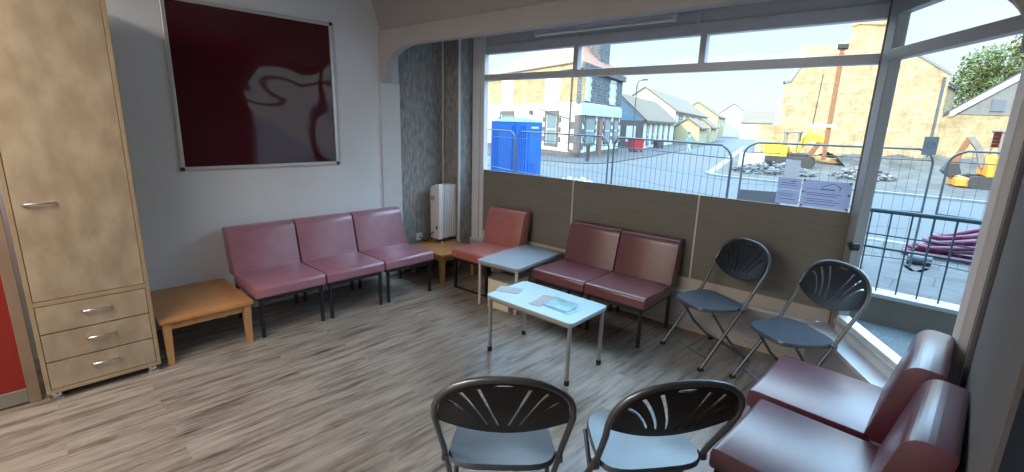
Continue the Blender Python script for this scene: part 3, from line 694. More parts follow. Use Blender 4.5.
# ---- notice board
nb = thing('notice_board', 'large maroon notice board in a silver frame on the left wall', 'notice board', (0, 1.631, 1.943))
W2, H2 = 0.669, 0.655
MB().box(0.004, 0.014, -W2 + 0.02, W2 - 0.02, -H2 + 0.02, H2 - 0.02).build('felt_panel', 'board', nb)
k = MB(); k.box(0.001, 0.024, -W2, W2, -H2, -H2 + 0.03, 0.004).box(0.001, 0.024, -W2, W2, H2 - 0.03, H2, 0.004)
k.box(0.001, 0.024, -W2, -W2 + 0.03, -H2 + 0.03, H2 - 0.03, 0.004).box(0.001, 0.024, W2 - 0.03, W2, -H2 + 0.03, H2 - 0.03, 0.004)
k.build('frame', 'alu', nb)
for sy_ in (-1, 1):
    for sz_ in (-1, 1):
        MB().box(0.0005, 0.028, sy_ * W2 - (0.028 if sy_ > 0 else 0.003), sy_ * W2 + (0.003 if sy_ > 0 else 0.028), sz_ * H2 - (0.026 if sz_ > 0 else 0.003), sz_ * H2 + (0.003 if sz_ > 0 else 0.026), 0.004).build('corner_cap', 'black', nb)

# ---- fluorescent batten in the bay
fl = thing('fluorescent_light', 'long white fluorescent batten under the bay ceiling above the window', 'light')
k = MB(); wbox(k, 1.24, 2.67, 0.17, 0.12, 2.60, 2.658, 0.004); k.build('batten', 'frame', fl)
a = wfr(1.27, 0.145); b = wfr(2.64, 0.145)
MB().cyl((a.x, a.y, 2.582), (b.x, b.y, 2.582), 0.013, 12).build('tube', 'white', fl, smooth=True)
for x in (1.26, 2.65):
    k = MB(); wbox(k, x - 0.012, x + 0.012, 0.16, 0.13, 2.566, 2.602, 0.003); k.build('lamp_holder', 'white', fl)
sheet_at('leaflet', 'grey edged leaflet lying alone at the left end of the coffee table', 2.145, 2.585, 0.19, 0.125, 0.42, 'greypaper')
sheet_at('leaflet', 'white folded leaflet with a curled edge in the middle of the coffee table', 2.475, 2.585, 0.10, 0.21, 0.12, 'paper', curl=0.012)
sheet_at('leaflet', 'dark teal leaflet under the bright one at the coffee table corner', 2.665, 2.60, 0.21, 0.15, -0.02, 'tealpaper')
sheet_at('leaflet', 'bright teal leaflet on top near the right end of the coffee table', 2.63, 2.615, 0.21, 0.145, 0.02, 'tealpaper', z=TZ + 0.004, curl=0.02)

# ================================================================== OUTSIDE
G0 = -0.45
struct(MB().box(-140, 70, 4.2, 300, G0 - 0.2, G0).build('road', 'road'))
struct(MB().box(-3, 9, 4.13, 5.75, -0.3, -0.10).build('entrance_paving', 'mat'))
struct(MB().prism([(4.12, 4.13, -0.1), (4.78, 3.05, -0.1), (9, 3.05, -0.1), (9, 4.13, -0.1)], (0, 0, -0.2)).build('entrance_paving', 'mat'))
struct(MB().box(3.86, 9, 5.75, 5.93, -0.3, 0.17).build('low_wall', 'conc'))
struct(MB().box(3.84, 9, 5.73, 5.95, 0.17, 0.21, 0.006).build('low_wall_coping', 'coping'))
struct(MB().box(RX - 0.045, RX + 0.15, 3.03, 3.12, 0, 2.66).build('wall_return', 'jamb'))
struct(MB().box(-12, 16, -9, 4.28, 3.08, 7.4).build('street_shading_storeys', 'greybrick'))  # unseen upper mass put in to shade the near street
struct(MB().box(-40, 20, 5.93, 12.1, G0, G0 + 0.06).build('near_pavement', 'pave'))
struct(MB().box(-40, 20, 12.1, 12.3, G0, G0 + 0.065).build('near_kerb', 'kerb'))
struct(MB().prism([(x, y, G0) for x, y in ((-60, 28), (-30, 23), (-20, 22.2), (-13.5, 22.1), (-11.6, 22.3), (-10.8, 23.2), (-10.9, 25), (-12.4, 32.4), (-18, 53.6), (-30, 95), (-60, 95))], (0, 0, 0.05)).build('far_pavement', 'tarpave'))
isl = [(-16, 62), (-6.9, 31), (-5.3, 25.5), (-4.9, 23.8), (-4.3, 22.9), (-3.3, 22.6), (8, 22.1), (40, 21.0), (40, 60), (-4, 62)]
struct(MB().prism([(x, y, G0) for x, y in isl], (0, 0, 0.08)).build('site_kerb', 'kerb'))
struct(MB().prism([(x, y, G0 + 0.08) for x, y in [(-15.5, 62), (-6.5, 31), (-4.95, 25.6), (-4.5, 23.9), (-4.0, 23.2), (-3.2, 22.95), (8, 22.45), (40, 21.4), (40, 60), (-4, 62)]], (0, 0, 0.012)).build('site_ground', 'earth'))

# ---- guard railing on the low wall
gr = thing('guard_railing', 'dark teal guard railing standing on the low wall outside', 'railing', (5.4, 5.84, 0.21))
for x in (-1.6, 0.5, 2.4): MB().cyl((x, 0, 0), (x, 0, 0.80), 0.018, 10).build('post', 'rail', gr, smooth=True)
MB().tube([(-1.6, 0, 0.80), (2.4, 0, 0.80)], 0.022, 10).build('top_rail', 'rail', gr, smooth=True)
for z, r in ((0.565, 0.007), (0.435, 0.012)): MB().tube([(-1.6, 0, z), (2.4, 0, z)], r, 8).build('cross_rail', 'rail', gr, smooth=True)
for i in range(24): MB().cyl((-1.44 + 0.158 * i, 0, 0), (-1.44 + 0.158 * i, 0, 0.80), 0.0075, 8).build('bar', 'rail', gr)

# ---- temporary mesh fence panels
def fence(label, a, b, posts=True):
    a = Vector((*a, G0)); b = Vector((*b, G0)); L = (b - a).length; d = (b - a).normalized(); ang = math.atan2(d.y, d.x)
    t = thing('fence_panel', label, 'fence', ((a + b) / 2), ang, 'temporary mesh fence panels'); h = L / 2 - 0.05; H = 1.97
    path = [(-h, 0, 0.02), (-h, 0, H - 0.22)]
    for k_ in range(1, 6): q = k_ / 6 * PI / 2; path.append((-h + 0.2 * (1 - math.cos(q)), 0, H - 0.22 + 0.2 * math.sin(q)))
    path2 = [(-x, y, z) for x, y, z in reversed(path)]
    MB().tube(path + [(-h + 0.2, 0, H)] + [(h - 0.2, 0, H)] + path2, 0.017, 8).build('frame_tube', 'galv', t, smooth=True)
    for z in (H - 0.17, 0.99, 0.2): MB().tube([(-h, 0, z), (h, 0, z)], 0.013 if z < 1.5 else 0.008, 6).build('cross_rail', 'galv', t)
    w_ = MB(); n = int(2 * h / 0.13)
    for i in range(1, n): x = -h + 2 * h * i / n; w_.box(x - 0.0022, x + 0.0022, -0.0022, 0.0022, 0.2, H - 0.02)
    for z in (0.45, 0.7, 1.25, 1.5): w_.box(-h, h, -0.002, 0.002, z - 0.002, z + 0.002)
    w_.build('wire_mesh', 'galv', t)
    for s_ in (-1, 1): MB().box(s_ * h - 0.045, s_ * h + 0.045, -0.2, 0.2, 0.0, 0.06, 0.01).build('foot_block', 'track', t)
    return t
fence('temporary mesh fence panel in front of the blue cabin', (-7.0, 9.95), (-3.72, 8.84))
fence('temporary mesh fence panel between the blue cabin and the pub corner', (-3.70, 8.83), (-0.55, 8.17))
fence('temporary mesh fence panel in front of the open road', (-0.50, 8.15), (2.26, 6.80))
fence('temporary mesh fence panel behind the lilac notices', (1.59, 9.03), (4.19, 9.97))
fence('temporary mesh fence panel in front of the orange digger', (4.27, 9.99), (7.2, 9.2))
sg = tag(MB().box(-0.09, 0.09, -0.006, 0.006, -0.14, 0.14, 0.003).build('warning_sign', 'signgrey', None, loc=(4.07, 9.86, 1.575), rz=0.35), 'dark grey square sign tied to the top of the fence', 'sign')
rg = MB()
rg.tube([(0.05 * math.cos(2 * PI * k_ / 20), -0.008, 0.02 + 0.05 * math.sin(2 * PI * k_ / 20)) for k_ in range(20)], 0.004, 6, closed=True)
rg.tube([(-0.035, -0.008, -0.015), (0.035, -0.008, 0.055)], 0.004, 6)
lab(rg.build('ring_mark', 'galv', sg), 'pale crossed ring mark')
tag(MB().box(-0.33, 0.33, -0.015, 0.015, 0.0, 0.36, 0.004).build('sign_board', 'signgrey', None, loc=(2.02, 8.93, 0.36), rz=0.36), 'grey board hanging low on the fence left of the lilac notices', 'sign')

# ---- blue site cabin, seen on its corner
pc = thing('site_cabin', 'bright blue plastic site toilet cabin at the left end of the window', 'cabin', (-7.55, 12.95, G0), 0.82 - PI / 4)
hw = 0.66
MB().box(-hw, hw, -hw, hw, 0.12, 2.22, 0.03).build('cabin_body', 'bluebox', pc)
MB().box(-hw - 0.03, hw + 0.03, -hw - 0.03, hw + 0.03, 0.0, 0.13, 0.02).build('skid_base', 'bluedark', pc)
MB().faces([(-hw - .02, -hw - .02, 2.2), (hw + .02, -hw - .02, 2.2), (hw + .02, hw + .02, 2.2), (-hw - .02, hw + .02, 2.2), (-.3, -.3, 2.34), (.3, -.3, 2.34), (.3, .3, 2.34), (-.3, .3, 2.34)],
           [(3, 2, 1, 0), (4, 5, 6, 7), (0, 1, 5, 4), (1, 2, 6, 5), (2, 3, 7, 6), (3, 0, 4, 7)]).build('roof', 'bluebox', pc)
for i in range(5):
    x = -hw + 0.1 + i * 0.1
    k = MB(); k.box(x + 0.6, x + 0.66, -hw - 0.03, -hw + 0.01, 0.2, 2.1, 0.01) if i >= 3 else k.box(x, x + 0.05, -hw - 0.025, -hw + 0.01, 0.2, 1.9, 0.01)
    k.build('rib', 'bluebox', pc)
for i in range(4):
    y = -hw + 0.06 + i * 0.1
    MB().box(hw - 0.01, hw + 0.028, y, y + 0.05, 0.2, 2.1, 0.01).build('rib', 'bluebox', pc)
dp = MB().box(hw - 0.005, hw + 0.02, -0.12, hw - 0.06, 0.2, 1.85, 0.01).build('door', 'bluebox', pc)
MB().box(hw + 0.018, hw + 0.03, 0.0, 0.3, 0.35, 0.8, 0.01).build('recessed_panel', 'bluedark', dp)
lab(MB().box(hw + 0.0, hw + 0.02, 0.02, 0.42, 1.98, 2.05).build('vent', 'band', pc), 'white vent strip')
# ---- building helpers
def frame_mtx(o, t): # local x along facade, local y into the building, z up
    t = Vector((t[0], t[1], 0)).normalized(); n = Vector((-t.y, t.x, 0))
    return Matrix(((t.x, n.x, 0, o[0]), (t.y, n.y, 0, o[1]), (0, 0, 1, o[2]), (0, 0, 0, 1)))
def facade_window(parent, mtx, s0, s1, z0, z1, inset=0.0, surround='quoin', sw=0.16, pane='pane', quoins=False, out=-0.06):
    k = MB(); k.box(s0 - sw, s1 + sw, out, 0.02, z1, z1 + sw * 1.3, mtx=mtx).box(s0 - sw, s1 + sw, out - 0.03, 0.02, z0 - sw * 0.8, z0, mtx=mtx)
    k.box(s0 - sw, s0, out, 0.02, z0, z1, mtx=mtx).box(s1, s1 + sw, out, 0.02, z0, z1, mtx=mtx)
    if quoins:
        n = 3
        for i in range(n):
            zz = z0 + (z1 - z0) * (i + 0.25) / n; hh = (z1 - z0) / n * 0.5
            k.box(s0 - sw * 2.3, s0 - sw, out, 0.02, zz, zz + hh, mtx=mtx).box(s1 + sw, s1 + sw * 2.3, out, 0.02, zz, zz + hh, mtx=mtx)
    w = k.build('window', surround, parent)
    MB().box(s0, s1, -0.02, 0.02, z0, z1, mtx=mtx).build('pane', pane, w)
    k = MB(); zm = (z0 + z1) / 2; k.box(s0, s1, -0.045, -0.015, zm - 0.03, zm + 0.03, mtx=mtx).box(s0, s0 + 0.05, -0.045, -0.015, z0, z1, mtx=mtx).box(s1 - 0.05, s1, -0.045, -0.015, z0, z1, mtx=mtx)
    k.build('sash', 'blind', w)
    return w
# ---- the pub on the corner
PC = Vector((-14.0, 25.65, G0)); TL = Vector((-0.95, 0.313, 0)).normalized(); TR = Vector((-0.278, 0.96, 0)).normalized()
pub = thing('corner_pub', 'two storey corner pub with cream stone above white render and brown quoins', 'building')
def pubpoly(z, o=0.0):
    A = PC - (TL + TR) * o; B = PC + TR * (9.5 + o) - TL * o; Cc = PC + TR * (9.5 + o) + TL * (14 + o); D_ = PC + TL * (14 + o) - TR * o
    return [(p.x, p.y, z) for p in (A, B, Cc, D_)]
MB().prism(pubpoly(G0), (0, 0, 3.55)).build('ground_floor_wall', 'render', pub)
mL = Matrix(((TL.x, -0.313 * -1, 0, PC.x), (TL.y, 0.95, 0, PC.y), (0, 0, 1, 0), (0, 0, 0, 1)))
nL = Vector((0.313, 0.95, 0)); mL = Matrix(((TL.x, nL.x, 0, PC.x), (TL.y, nL.y, 0, PC.y), (0, 0, 1, 0), (0, 0, 0, 1)))
nR = Vector((-0.96, -0.278, 0)); mR = Matrix(((TR.x, nR.x, 0, PC.x), (TR.y, nR.y, 0, PC.y), (0, 0, 1, 0), (0, 0, 0, 1)))
MB().box(0.0, 14, 0.001, 0.3, 3.1, 5.3, mtx=mL).build('upper_stone_wall', 'sandpub', pub)
MB().box(0.0, 9.5, 0.001, 0.3, 3.0, 5.3, mtx=mR).build('upper_side_wall', 'greybrick', pub)
MB().prism(pubpoly(5.25, 0.02), (0, 0, 0.02)).build('loft_floor', 'slate', pub)
k = MB(); k.box(-0.15, 14.2, -0.22, 0.1, 5.12, 5.5, mtx=mL); k.build('eaves_cornice', 'sandpub', pub)
lab(MB().box(-0.1, 14.2, -0.3, -0.2, 5.42, 5.5, mtx=mL).build('gutter', 'quoin', pub), 'brown gutter line')
MB().box(-0.15, 9.7, -0.22, 0.1, 5.05, 5.45, mtx=mR).build('side_cornice', 'greybrick', pub)
ba = pubpoly(5.5, 0.12); ctr = PC + TR * 4.75 + TL * 3.2; ct2 = PC + TR * 4.75 + TL * 10.5
MB().faces([*ba, (ctr.x, ctr.y, 8.0), (ct2.x, ct2.y, 8.0)], [(0, 1, 4), (1, 2, 5, 4), (2, 3, 5), (3, 0, 4, 5), (3, 2, 1, 0)]).build('roof', 'redroof', pub)
for s0, s1 in ((2.5, 4.1), (9.2, 10.9)): facade_window(pub, mL, s0, s1, 3.25, 4.9, surround='render', pane='blind')
for s0, s1, z0 in ((2.6, 3.9, 0.35), (9.0, 11.0, 0.35)): facade_window(pub, mL, s0, s1, z0, 2.3, surround='quoin', sw=0.22, quoins=True)
k = MB()
for i in range(6): k.box(0.0, 1.0 if i % 2 == 0 else 0.5, -0.05, 0.02, G0 + 0.1 + i * 0.44, G0 + 0.1 + i * 0.44 + (0.44 if i % 2 == 0 else 0.44), mtx=mL)
for i in range(6): k.box(0.0, 0.8 if i % 2 else 0.4, -0.05, 0.02, G0 + 0.1 + i * 0.44, G0 + 0.54 + i * 0.44, mtx=mR)
k.build('corner_quoins', 'quoin', pub)
k = MB(); k.box(0, 14, -0.05, 0.02, G0, G0 + 0.35, mtx=mL).box(0, 9.5, -0.05, 0.02, G0, G0 + 0.35, mtx=mR); k.build('plinth', 'quoin', pub)
lab(MB().box(-0.06, 9.5, -0.12, 0.02, 2.3, 2.98, mtx=mR).build('fascia_board', 'band', pub), 'pale blue-white blank fascia board')
for s0, s1 in ((0.5, 1.5), (6.2, 7.4)): facade_window(pub, mR, s0, s1, 3.3, 4.75, surround='band', pane='blind', quoins=True, sw=0.14)
for s0, s1 in ((1.2, 2.9), (5.5, 6.7), (7.9, 8.8)): facade_window(pub, mR, s0, s1, 0.5, 2.1, surround='quoin', quoins=True, sw=0.2)
MB().box(3.7, 4.9, -0.06, 0.02, G0, 2.25, mtx=mR).build('door_surround', 'quoin', pub)
MB().box(3.95, 4.65, -0.1, -0.05, G0, 2.0, mtx=mR).build('door', 'door', pub)
chb = PC + TR * 5.6 + TL * 0.7
ch = MB(); ch.prism([(*(chb + TR * a + TL * b)[:2], 5.5) for a, b in ((-0.9, 0), (1.4, 0), (1.4, 1.1), (-0.9, 1.1))], (0, 0, 3.4)); ch.build('chimney', 'greybrick', pub)
MB().cyl((PC + TL * 1.0 - nL * 0.08) + Vector((0, 0, 0.4)), (PC + TL * 1.0 - nL * 0.08) + Vector((0, 0, 5.6)), 0.05, 8).build('drainpipe', 'quoin', pub)
a = PC + TL * 1.1 - nL * 0.1; b = PC + TL * 4.6 - nL * 0.5
MB().tube([(a.x, a.y, 2.05), (b.x, b.y, 2.75)], 0.04, 6).build('flag_pole', 'quoin', pub)
a = PC + TL * 6.0 - nL * 0.12; MB().box(a.x - 0.12, a.x + 0.12, a.y - 0.12, a.y + 0.12, 2.3, 2.6, 0.03).build('wall_lamp', 'quoin', pub)

def house(label, F0, t, length, depth, base, eave, ridge, wall, roof, windows, chimney=False, name='house', pane='pane', gable=None, wz=None):
    t = Vector((t[0], t[1], 0)).normalized(); n = Vector((-t.y, t.x, 0)); m = Matrix(((t.x, n.x, 0, F0[0]), (t.y, n.y, 0, F0[1]), (0, 0, 1, 0), (0, 0, 0, 1)))
    h = thing(name, label, 'building')
    pts = [(0, 0, base), (0, depth, base), (0, depth, eave), (0, depth / 2, ridge), (0, 0, eave)]
    MB().prism([m @ Vector(p) for p in pts], t * length).build('wall', wall, h)
    o = 0.35; sl_ = (ridge - eave) / (depth / 2)
    k_ = MB()
    for y0, y1 in ((-o, depth / 2), (depth + o, depth / 2)):
        zb = eave - sl_ * o
        k_.prism([m @ Vector(p) for p in ((-o * 0.5, y0, zb + 0.03), (-o * 0.5, y1, ridge + 0.03), (-o * 0.5, y1, ridge + 0.2), (-o * 0.5, y0, zb + 0.2))], t * (length + o))
    k_.build('roof', roof, h)
    for s0, s1, z0, z1 in windows: facade_window(h, m, s0, s1, z0, z1, surround='render' if wall != 'render' else 'quoin', sw=0.1, pane=pane)
    if chimney:
        k_ = MB(); k_.box(length * 0.5 - 0.4, length * 0.5 + 0.4, depth / 2 - 0.3, depth / 2 + 0.3, ridge - 0.3, ridge + 0.9, mtx=m); k_.build('chimney', wall, h)
    return h, m
ST = (-0.278, 0.96)
hA, mA = house('white single storey cottage with a pale blue weatherboard gable beside the pub', (-18.6, 42.3), ST, 17, 5.0, G0, 2.35, 4.5, 'render', 'tanroof', [(1.5, 2.3, 0.0, 1.8), (4.0, 4.8, 0.0, 1.8), (6.6, 7.4, 0.0, 1.8), (9.6, 10.4, 0.0, 1.8), (13, 13.8, 0.0, 1.8)], name='cottage')
MB().prism([mA @ Vector(p) for p in ((-0.08, 0.0, 2.2), (-0.08, 5.0, 2.2), (-0.08, 2.5, 4.4))], mA.to_3x3() @ Vector((0.1, 0, 0))).build('weatherboard_gable', 'bluecladding', hA)
MB().box(-0.06, 0.02, 0.0, 5.0, G0, 2.2, mtx=mA).build('gable_base_wall', 'quoin', hA)
for y in (0.7, 2.2): MB().box(-0.1, -0.05, y, y + 0.9, 0.2, 1.7, mtx=mA).build('gable_window', 'blind', hA)
house('long white house with a brown tiled roof and a tall gable behind the cottage', (-23.9, 59.8), ST, 36, 8.2, G0, 3.7, 6.5, 'render', 'browntile', [(3, 6, 2.0, 3.1), (9, 12, 2.0, 3.1), (15, 18, 2.0, 3.1), (22, 25, 2.0, 3.1)], name='terrace_house')
house('yellow porch with a lean roof in front of the long white house', (-20.9, 60.6), ST, 9, 3, G0, 1.7, 2.7, 'yellowrender', 'browntile', [(6.5, 7.6, 0.2, 1.3)], name='porch')
house('second yellow porch farther down the street', (-24.6, 73.5), ST, 9, 3, G0, 1.8, 2.9, 'yellowrender', 'browntile', [(3, 4.5, 0.2, 1.3)], name='porch')
house('cream house with a brown roof farther down the street', (-37.0, 108), ST, 20, 9, G0, 4.1, 7.0, 'yellowrender', 'browntile', [(3, 5, 2.0, 3.4), (12, 14, 2.0, 3.4)], chimney=True, name='terrace_house')
house('small white house with its gable facing the road at the far end', (-33.5, 112), (0.96, 0.278), 6, 12, G0, 3.0, 5.4, 'render', 'browntile', [], name='terrace_house')
house('bright white house with a dark roof farthest along the street', (-40, 138), ST, 22, 9, G0, 4.6, 8.0, 'render', 'slate', [], name='terrace_house')
house('plain white building at the far end of the road', (-29.0, 128), (0.96, 0.278), 9, 9, G0, 4.5, 5.0, 'render', 'render', [], name='warehouse')

# ---- the big sandstone gable on the right
GA = Vector((-4.69, 36.78, 0)); GT = Vector((0.7392, 0.6734, 0)); mG = frame_mtx((GA.x, GA.y, 0), (GT.x, GT.y))
GD = Vector((0.06, 0.998, 0))
gb = thing('stone_gable_building', 'tall yellow sandstone building whose blank gable carries a broad chimney', 'building')
pts = [(-0.45, G0), (9.8, G0), (9.7, 5.55), (6.35, 7.15), (6.3, 9.9), (3.35, 9.9), (3.3, 7.65), (2.7, 7.3), (0.3, 6.1), (-0.45, 4.8)]
MB().prism([mG @ Vector((s, 0, z)) for s, z in pts], mG.to_3x3() @ Vector((0, 0.7, 0))).build('gable_wall', 'sand', gb)
MB().prism([mG @ Vector((s, 0.7, z)) for s, z in ((-0.3, G0), (9.6, G0), (9.6, 5.3), (4.8, 7.4), (-0.3, 4.7))], GD * 10).build('side_walls', 'sand', gb)
for (s0, z0), (s1, z1) in (((-0.6, 4.75), (4.8, 7.45)), ((9.9, 5.25), (4.8, 7.45))):
    MB().prism([mG @ Vector(p) for p in ((s0, 0.7, z0), (s1, 0.7, z1), (s1, 0.7, z1 + 0.15), (s0, 0.7, z0 + 0.15))], GD * 10.2).build('roof_slope', 'slate', gb)
for (s0, z0), (s1, z1) in (((9.75, 5.5), (6.33, 7.13)), ((-0.5, 4.8), (0.3, 6.1))):
    MB().prism([mG @ Vector(p) for p in ((s0, -0.06, z0), (s1, -0.06, z1), (s1, -0.06, z1 + 0.16), (s0, -0.06, z0 + 0.16))], mG.to_3x3() @ Vector((0, 0.8, 0))).build('skew_stone', 'kerb', gb)
MB().box(3.25, 6.4, -0.06, 0.76, 8.45, 8.6, mtx=mG).build('chimney_band', 'sand', gb)
lab(MB().box(0.75, 3.2, 0.9, 1.7, 5.5, 7.3, mtx=mG).build('rear_chimney', 'yellowrender', gb), 'paler rear chimney block')
MB().box(9.3, 9.42, -0.1, 0.0, G0, 5.4, mtx=mG).build('drainpipe', 'galv', gb)
tag(MB().box(-1.75, -0.46, 0.4, 0.9, G0, 2.05, mtx=mG).build('boundary_wall', 'sand'), 'low tan stone wall left of the sandstone gable', 'wall')
sh = thing('slate_clad_shed', 'low cream building with a grey sloping gable right of the sandstone gable', 'building')
MB().prism([mG @ Vector((s, 0.2, z)) for s, z in ((9.9, G0), (30, G0), (30, 3.1), (9.9, 3.1))], GD * 8).build('wall', 'sandpub', sh)
MB().prism([mG @ Vector((s, 0.15, z)) for s, z in ((10.9, 3.1), (30, 3.1), (18.9, 8.4))], GD * 8).build('gable_cladding', 'conc', sh)
for s in (12.9, 14.4): MB().box(s, s + 0.9, 0.08, 0.16, 3.35, 4.1 + (s - 12.9) * 0.5, mtx=mG).build('cladding_panel', 'signgrey', sh)
MB().prism([mG @ Vector((s, 0.0, z)) for s, z in ((10.4, 2.95), (19.0, 8.4), (19.0, 8.75), (10.4, 3.25))], mG.to_3x3() @ Vector((0, 0.2, 0))).build('bargeboard', 'blind', sh)
lab(MB().prism([mG @ Vector((s, 0.2, z)) for s, z in ((10.0, 2.85), (18.9, 8.55), (18.9, 8.85), (10.0, 3.15))], GD * 8.3).build('roof', 'slate', sh), 'grey roof slope')

# ---- broadleaf tree behind the shed
tr = thing('tree', 'large leafy tree behind the grey sloping gable', 'tree', (4.3, 60, G0))
MB().tube([(0, 0, 0), (0.1, 0, 2), (0, 0.1, 4.5), (0.2, 0, 7)], 0.4, 10, r_end=0.12).build('trunk', 'bark', tr, smooth=True)
lf = MB(); rn = random.Random(3)
clumps = [(-1.6, 0, 4.6, 2.0), (0.4, 0, 5.8, 2.3), (2.2, 0, 5.2, 2.2), (0.8, 0, 8.0, 2.1), (2.4, 0.3, 7.9, 1.9), (-1.0, -0.3, 6.8, 1.5), (3.8, 0, 6.8, 2.2), (-2.0, 0, 2.6, 1.2), (4.4, 0, 9.2, 2.2), (5.4, 0.5, 6, 2.5), (2.6, 0, 9.6, 1.8), (-0.6, 0, 8.2, 1.6), (6.5, 0, 8, 2.4), (-1.8, 0, 1.5, 1.2)]
vv = []; ff = []
for cx, cy, cz, R_ in clumps:
    for i in range(int(900 * R_ / 2)):
        d_ = Vector((rn.gauss(0, 1), rn.gauss(0, 1), rn.gauss(0, 0.8))).normalized() * R_ * (0.55 + 0.5 * rn.random())
        p = Vector((cx, cy, cz)) + d_; u = Vector((rn.gauss(0, 1), rn.gauss(0, 1), rn.gauss(0, 1))).normalized(); v = u.orthogonal().normalized(); s_ = rn.uniform(0.10, 0.22)
        b0 = len(vv); vv += [p - u * s_, p + v * s_ * 0.5, p + u * s_, p - v * s_ * 0.5]; ff.append((b0, b0 + 1, b0 + 2, b0 + 3))
lf.faces(vv, ff); lf.build('foliage', 'leaf', tr)

# ---- yellow drilling rig in front of the gable
rigr = thing('drilling_rig', 'yellow drilling rig with a tall rust brown mast in front of the gable', 'machine', (-3.35, 32.2, G0 + 0.09), 0.15)
for y in (-0.75, 0.75):
    tk = roundpoly([(-1.3, 0.0), (1.3, 0.0), (1.3, 0.6), (-1.3, 0.6)], [0.28] * 4, 5)
    MB().prism([(x, y - 0.2, z) for x, z in tk], (0, 0.4, 0), 0.03).build('crawler_track', 'track', rigr)
MB().box(-1.0, 0.9, -0.5, 0.5, 0.45, 0.8, 0.04).build('undercarriage', 'track', rigr)
bd = roundpoly([(-1.35, 0.6), (-0.1, 0.6), (-0.1, 1.1), (-0.5, 1.35), (-1.35, 1.3)], [0.1, 0.05, 0.1, 0.2, 0.15], 4)
MB().prism([(x, -0.65, z) for x, z in bd], (0, 1.3, 0), 0.04).build('engine_cover', 'yellow', rigr)
k = MB()
for x in (-0.35, 0.35):
    for y in (-0.6, 0.6): k.box(x - 0.04, x + 0.04, y - 0.04, y + 0.04, 0.8, 2.0)
k.box(-0.45, 0.45, -0.7, 0.7, 1.95, 2.05, 0.03); k.build('cab_frame', 'conc', rigr)
MB().prism([(x, 0.15, z) for x, z in ((0.0, 0.8), (0.35, 0.75), (0.85, 1.6), (1.65, 1.4), (1.75, 1.72), (0.75, 2.05))], (0, 0.35, 0), 0.03).build('boom', 'yellow', rigr)
MB().prism([(x, 0.12, z) for x, z in ((0.75, 0.6), (1.0, 0.5), (1.5, 1.4), (1.25, 1.5))], (0, 0.3, 0), 0.03).build('boom_strut', 'rust', rigr)
ms = MB().box(1.58, 1.82, 0.03, 0.27, 0.5, 6.5, 0.03).build('mast', 'rust', rigr)
MB().box(1.45, 1.95, -0.1, 0.4, 6.5, 6.75, 0.03).build('mast_head', 'track', ms)
lab(MB().box(0.75, 2.1, -0.1, 0.1, 2.3, 2.46, 0.05).build('cross_cylinder', 'blind', rigr), 'white cross cylinder')
MB().tube([(0.9, 0, 2.4), (1.0, 0, 5.2)], 0.025, 6).build('hose_line', 'track', rigr)
# ---- orange mini digger
dg = thing('mini_digger', 'orange mini digger with a green cab at the right edge of the window', 'machine', (5.0, 28.0, G0 + 0.09), 0.2)
for y in (-0.7, 0.7):
    tk = roundpoly([(-0.6, 0.0), (1.5, 0.0), (1.5, 0.5), (-0.6, 0.5)], [0.23] * 4, 5)
    MB().prism([(x, y - 0.17, z) for x, z in tk], (0, 0.34, 0), 0.03).build('crawler_track', 'track', dg)
MB().box(-1.0, -0.5, -0.8, 0.8, 0.05, 0.4, 0.05).build('dozer_blade', 'orange', dg)
bd = roundpoly([(-0.1, 0.5), (1.7, 0.5), (1.75, 1.35), (0.2, 1.4), (-0.1, 1.0)], [0.05, 0.15, 0.2, 0.1, 0.1], 4)
MB().prism([(x, -0.75, z) for x, z in bd], (0, 1.5, 0), 0.05).build('body', 'orange', dg)
k = MB()
for x in (0.15, 1.25):
    for y in (-0.6, 0.6): k.box(x - 0.04, x + 0.04, y - 0.04, y + 0.04, 1.35, 2.3)
k.box(0.05, 1.4, -0.7, 0.7, 2.25, 2.36, 0.03); k.build('cab_frame', 'conc', dg)
lab(MB().box(0.5, 1.2, -0.5, 0.5, 1.38, 1.95, 0.08).build('seat_unit', 'green', dg), 'green cab interior')
MB().prism([(x, -0.12, z) for x, z in ((-0.2, 0.8), (0.05, 0.75), (-0.3, 1.7), (-0.6, 2.1), (-0.8, 2.0), (-0.45, 1.55))], (0, 0.24, 0), 0.02).build('boom', 'conc', dg)
MB().prism([(x, -0.1, z) for x, z in ((-0.8, 2.05), (-0.58, 2.1), (-0.95, 0.9), (-1.15, 0.95))], (0, 0.2, 0), 0.02).build('dipper_arm', 'rust', dg)
MB().prism([(x, -0.3, z) for x, z in ((-1.2, 0.95), (-0.9, 0.95), (-0.75, 0.55), (-1.1, 0.35), (-1.4, 0.6))], (0, 0.6, 0), 0.02).build('bucket', 'track', dg)

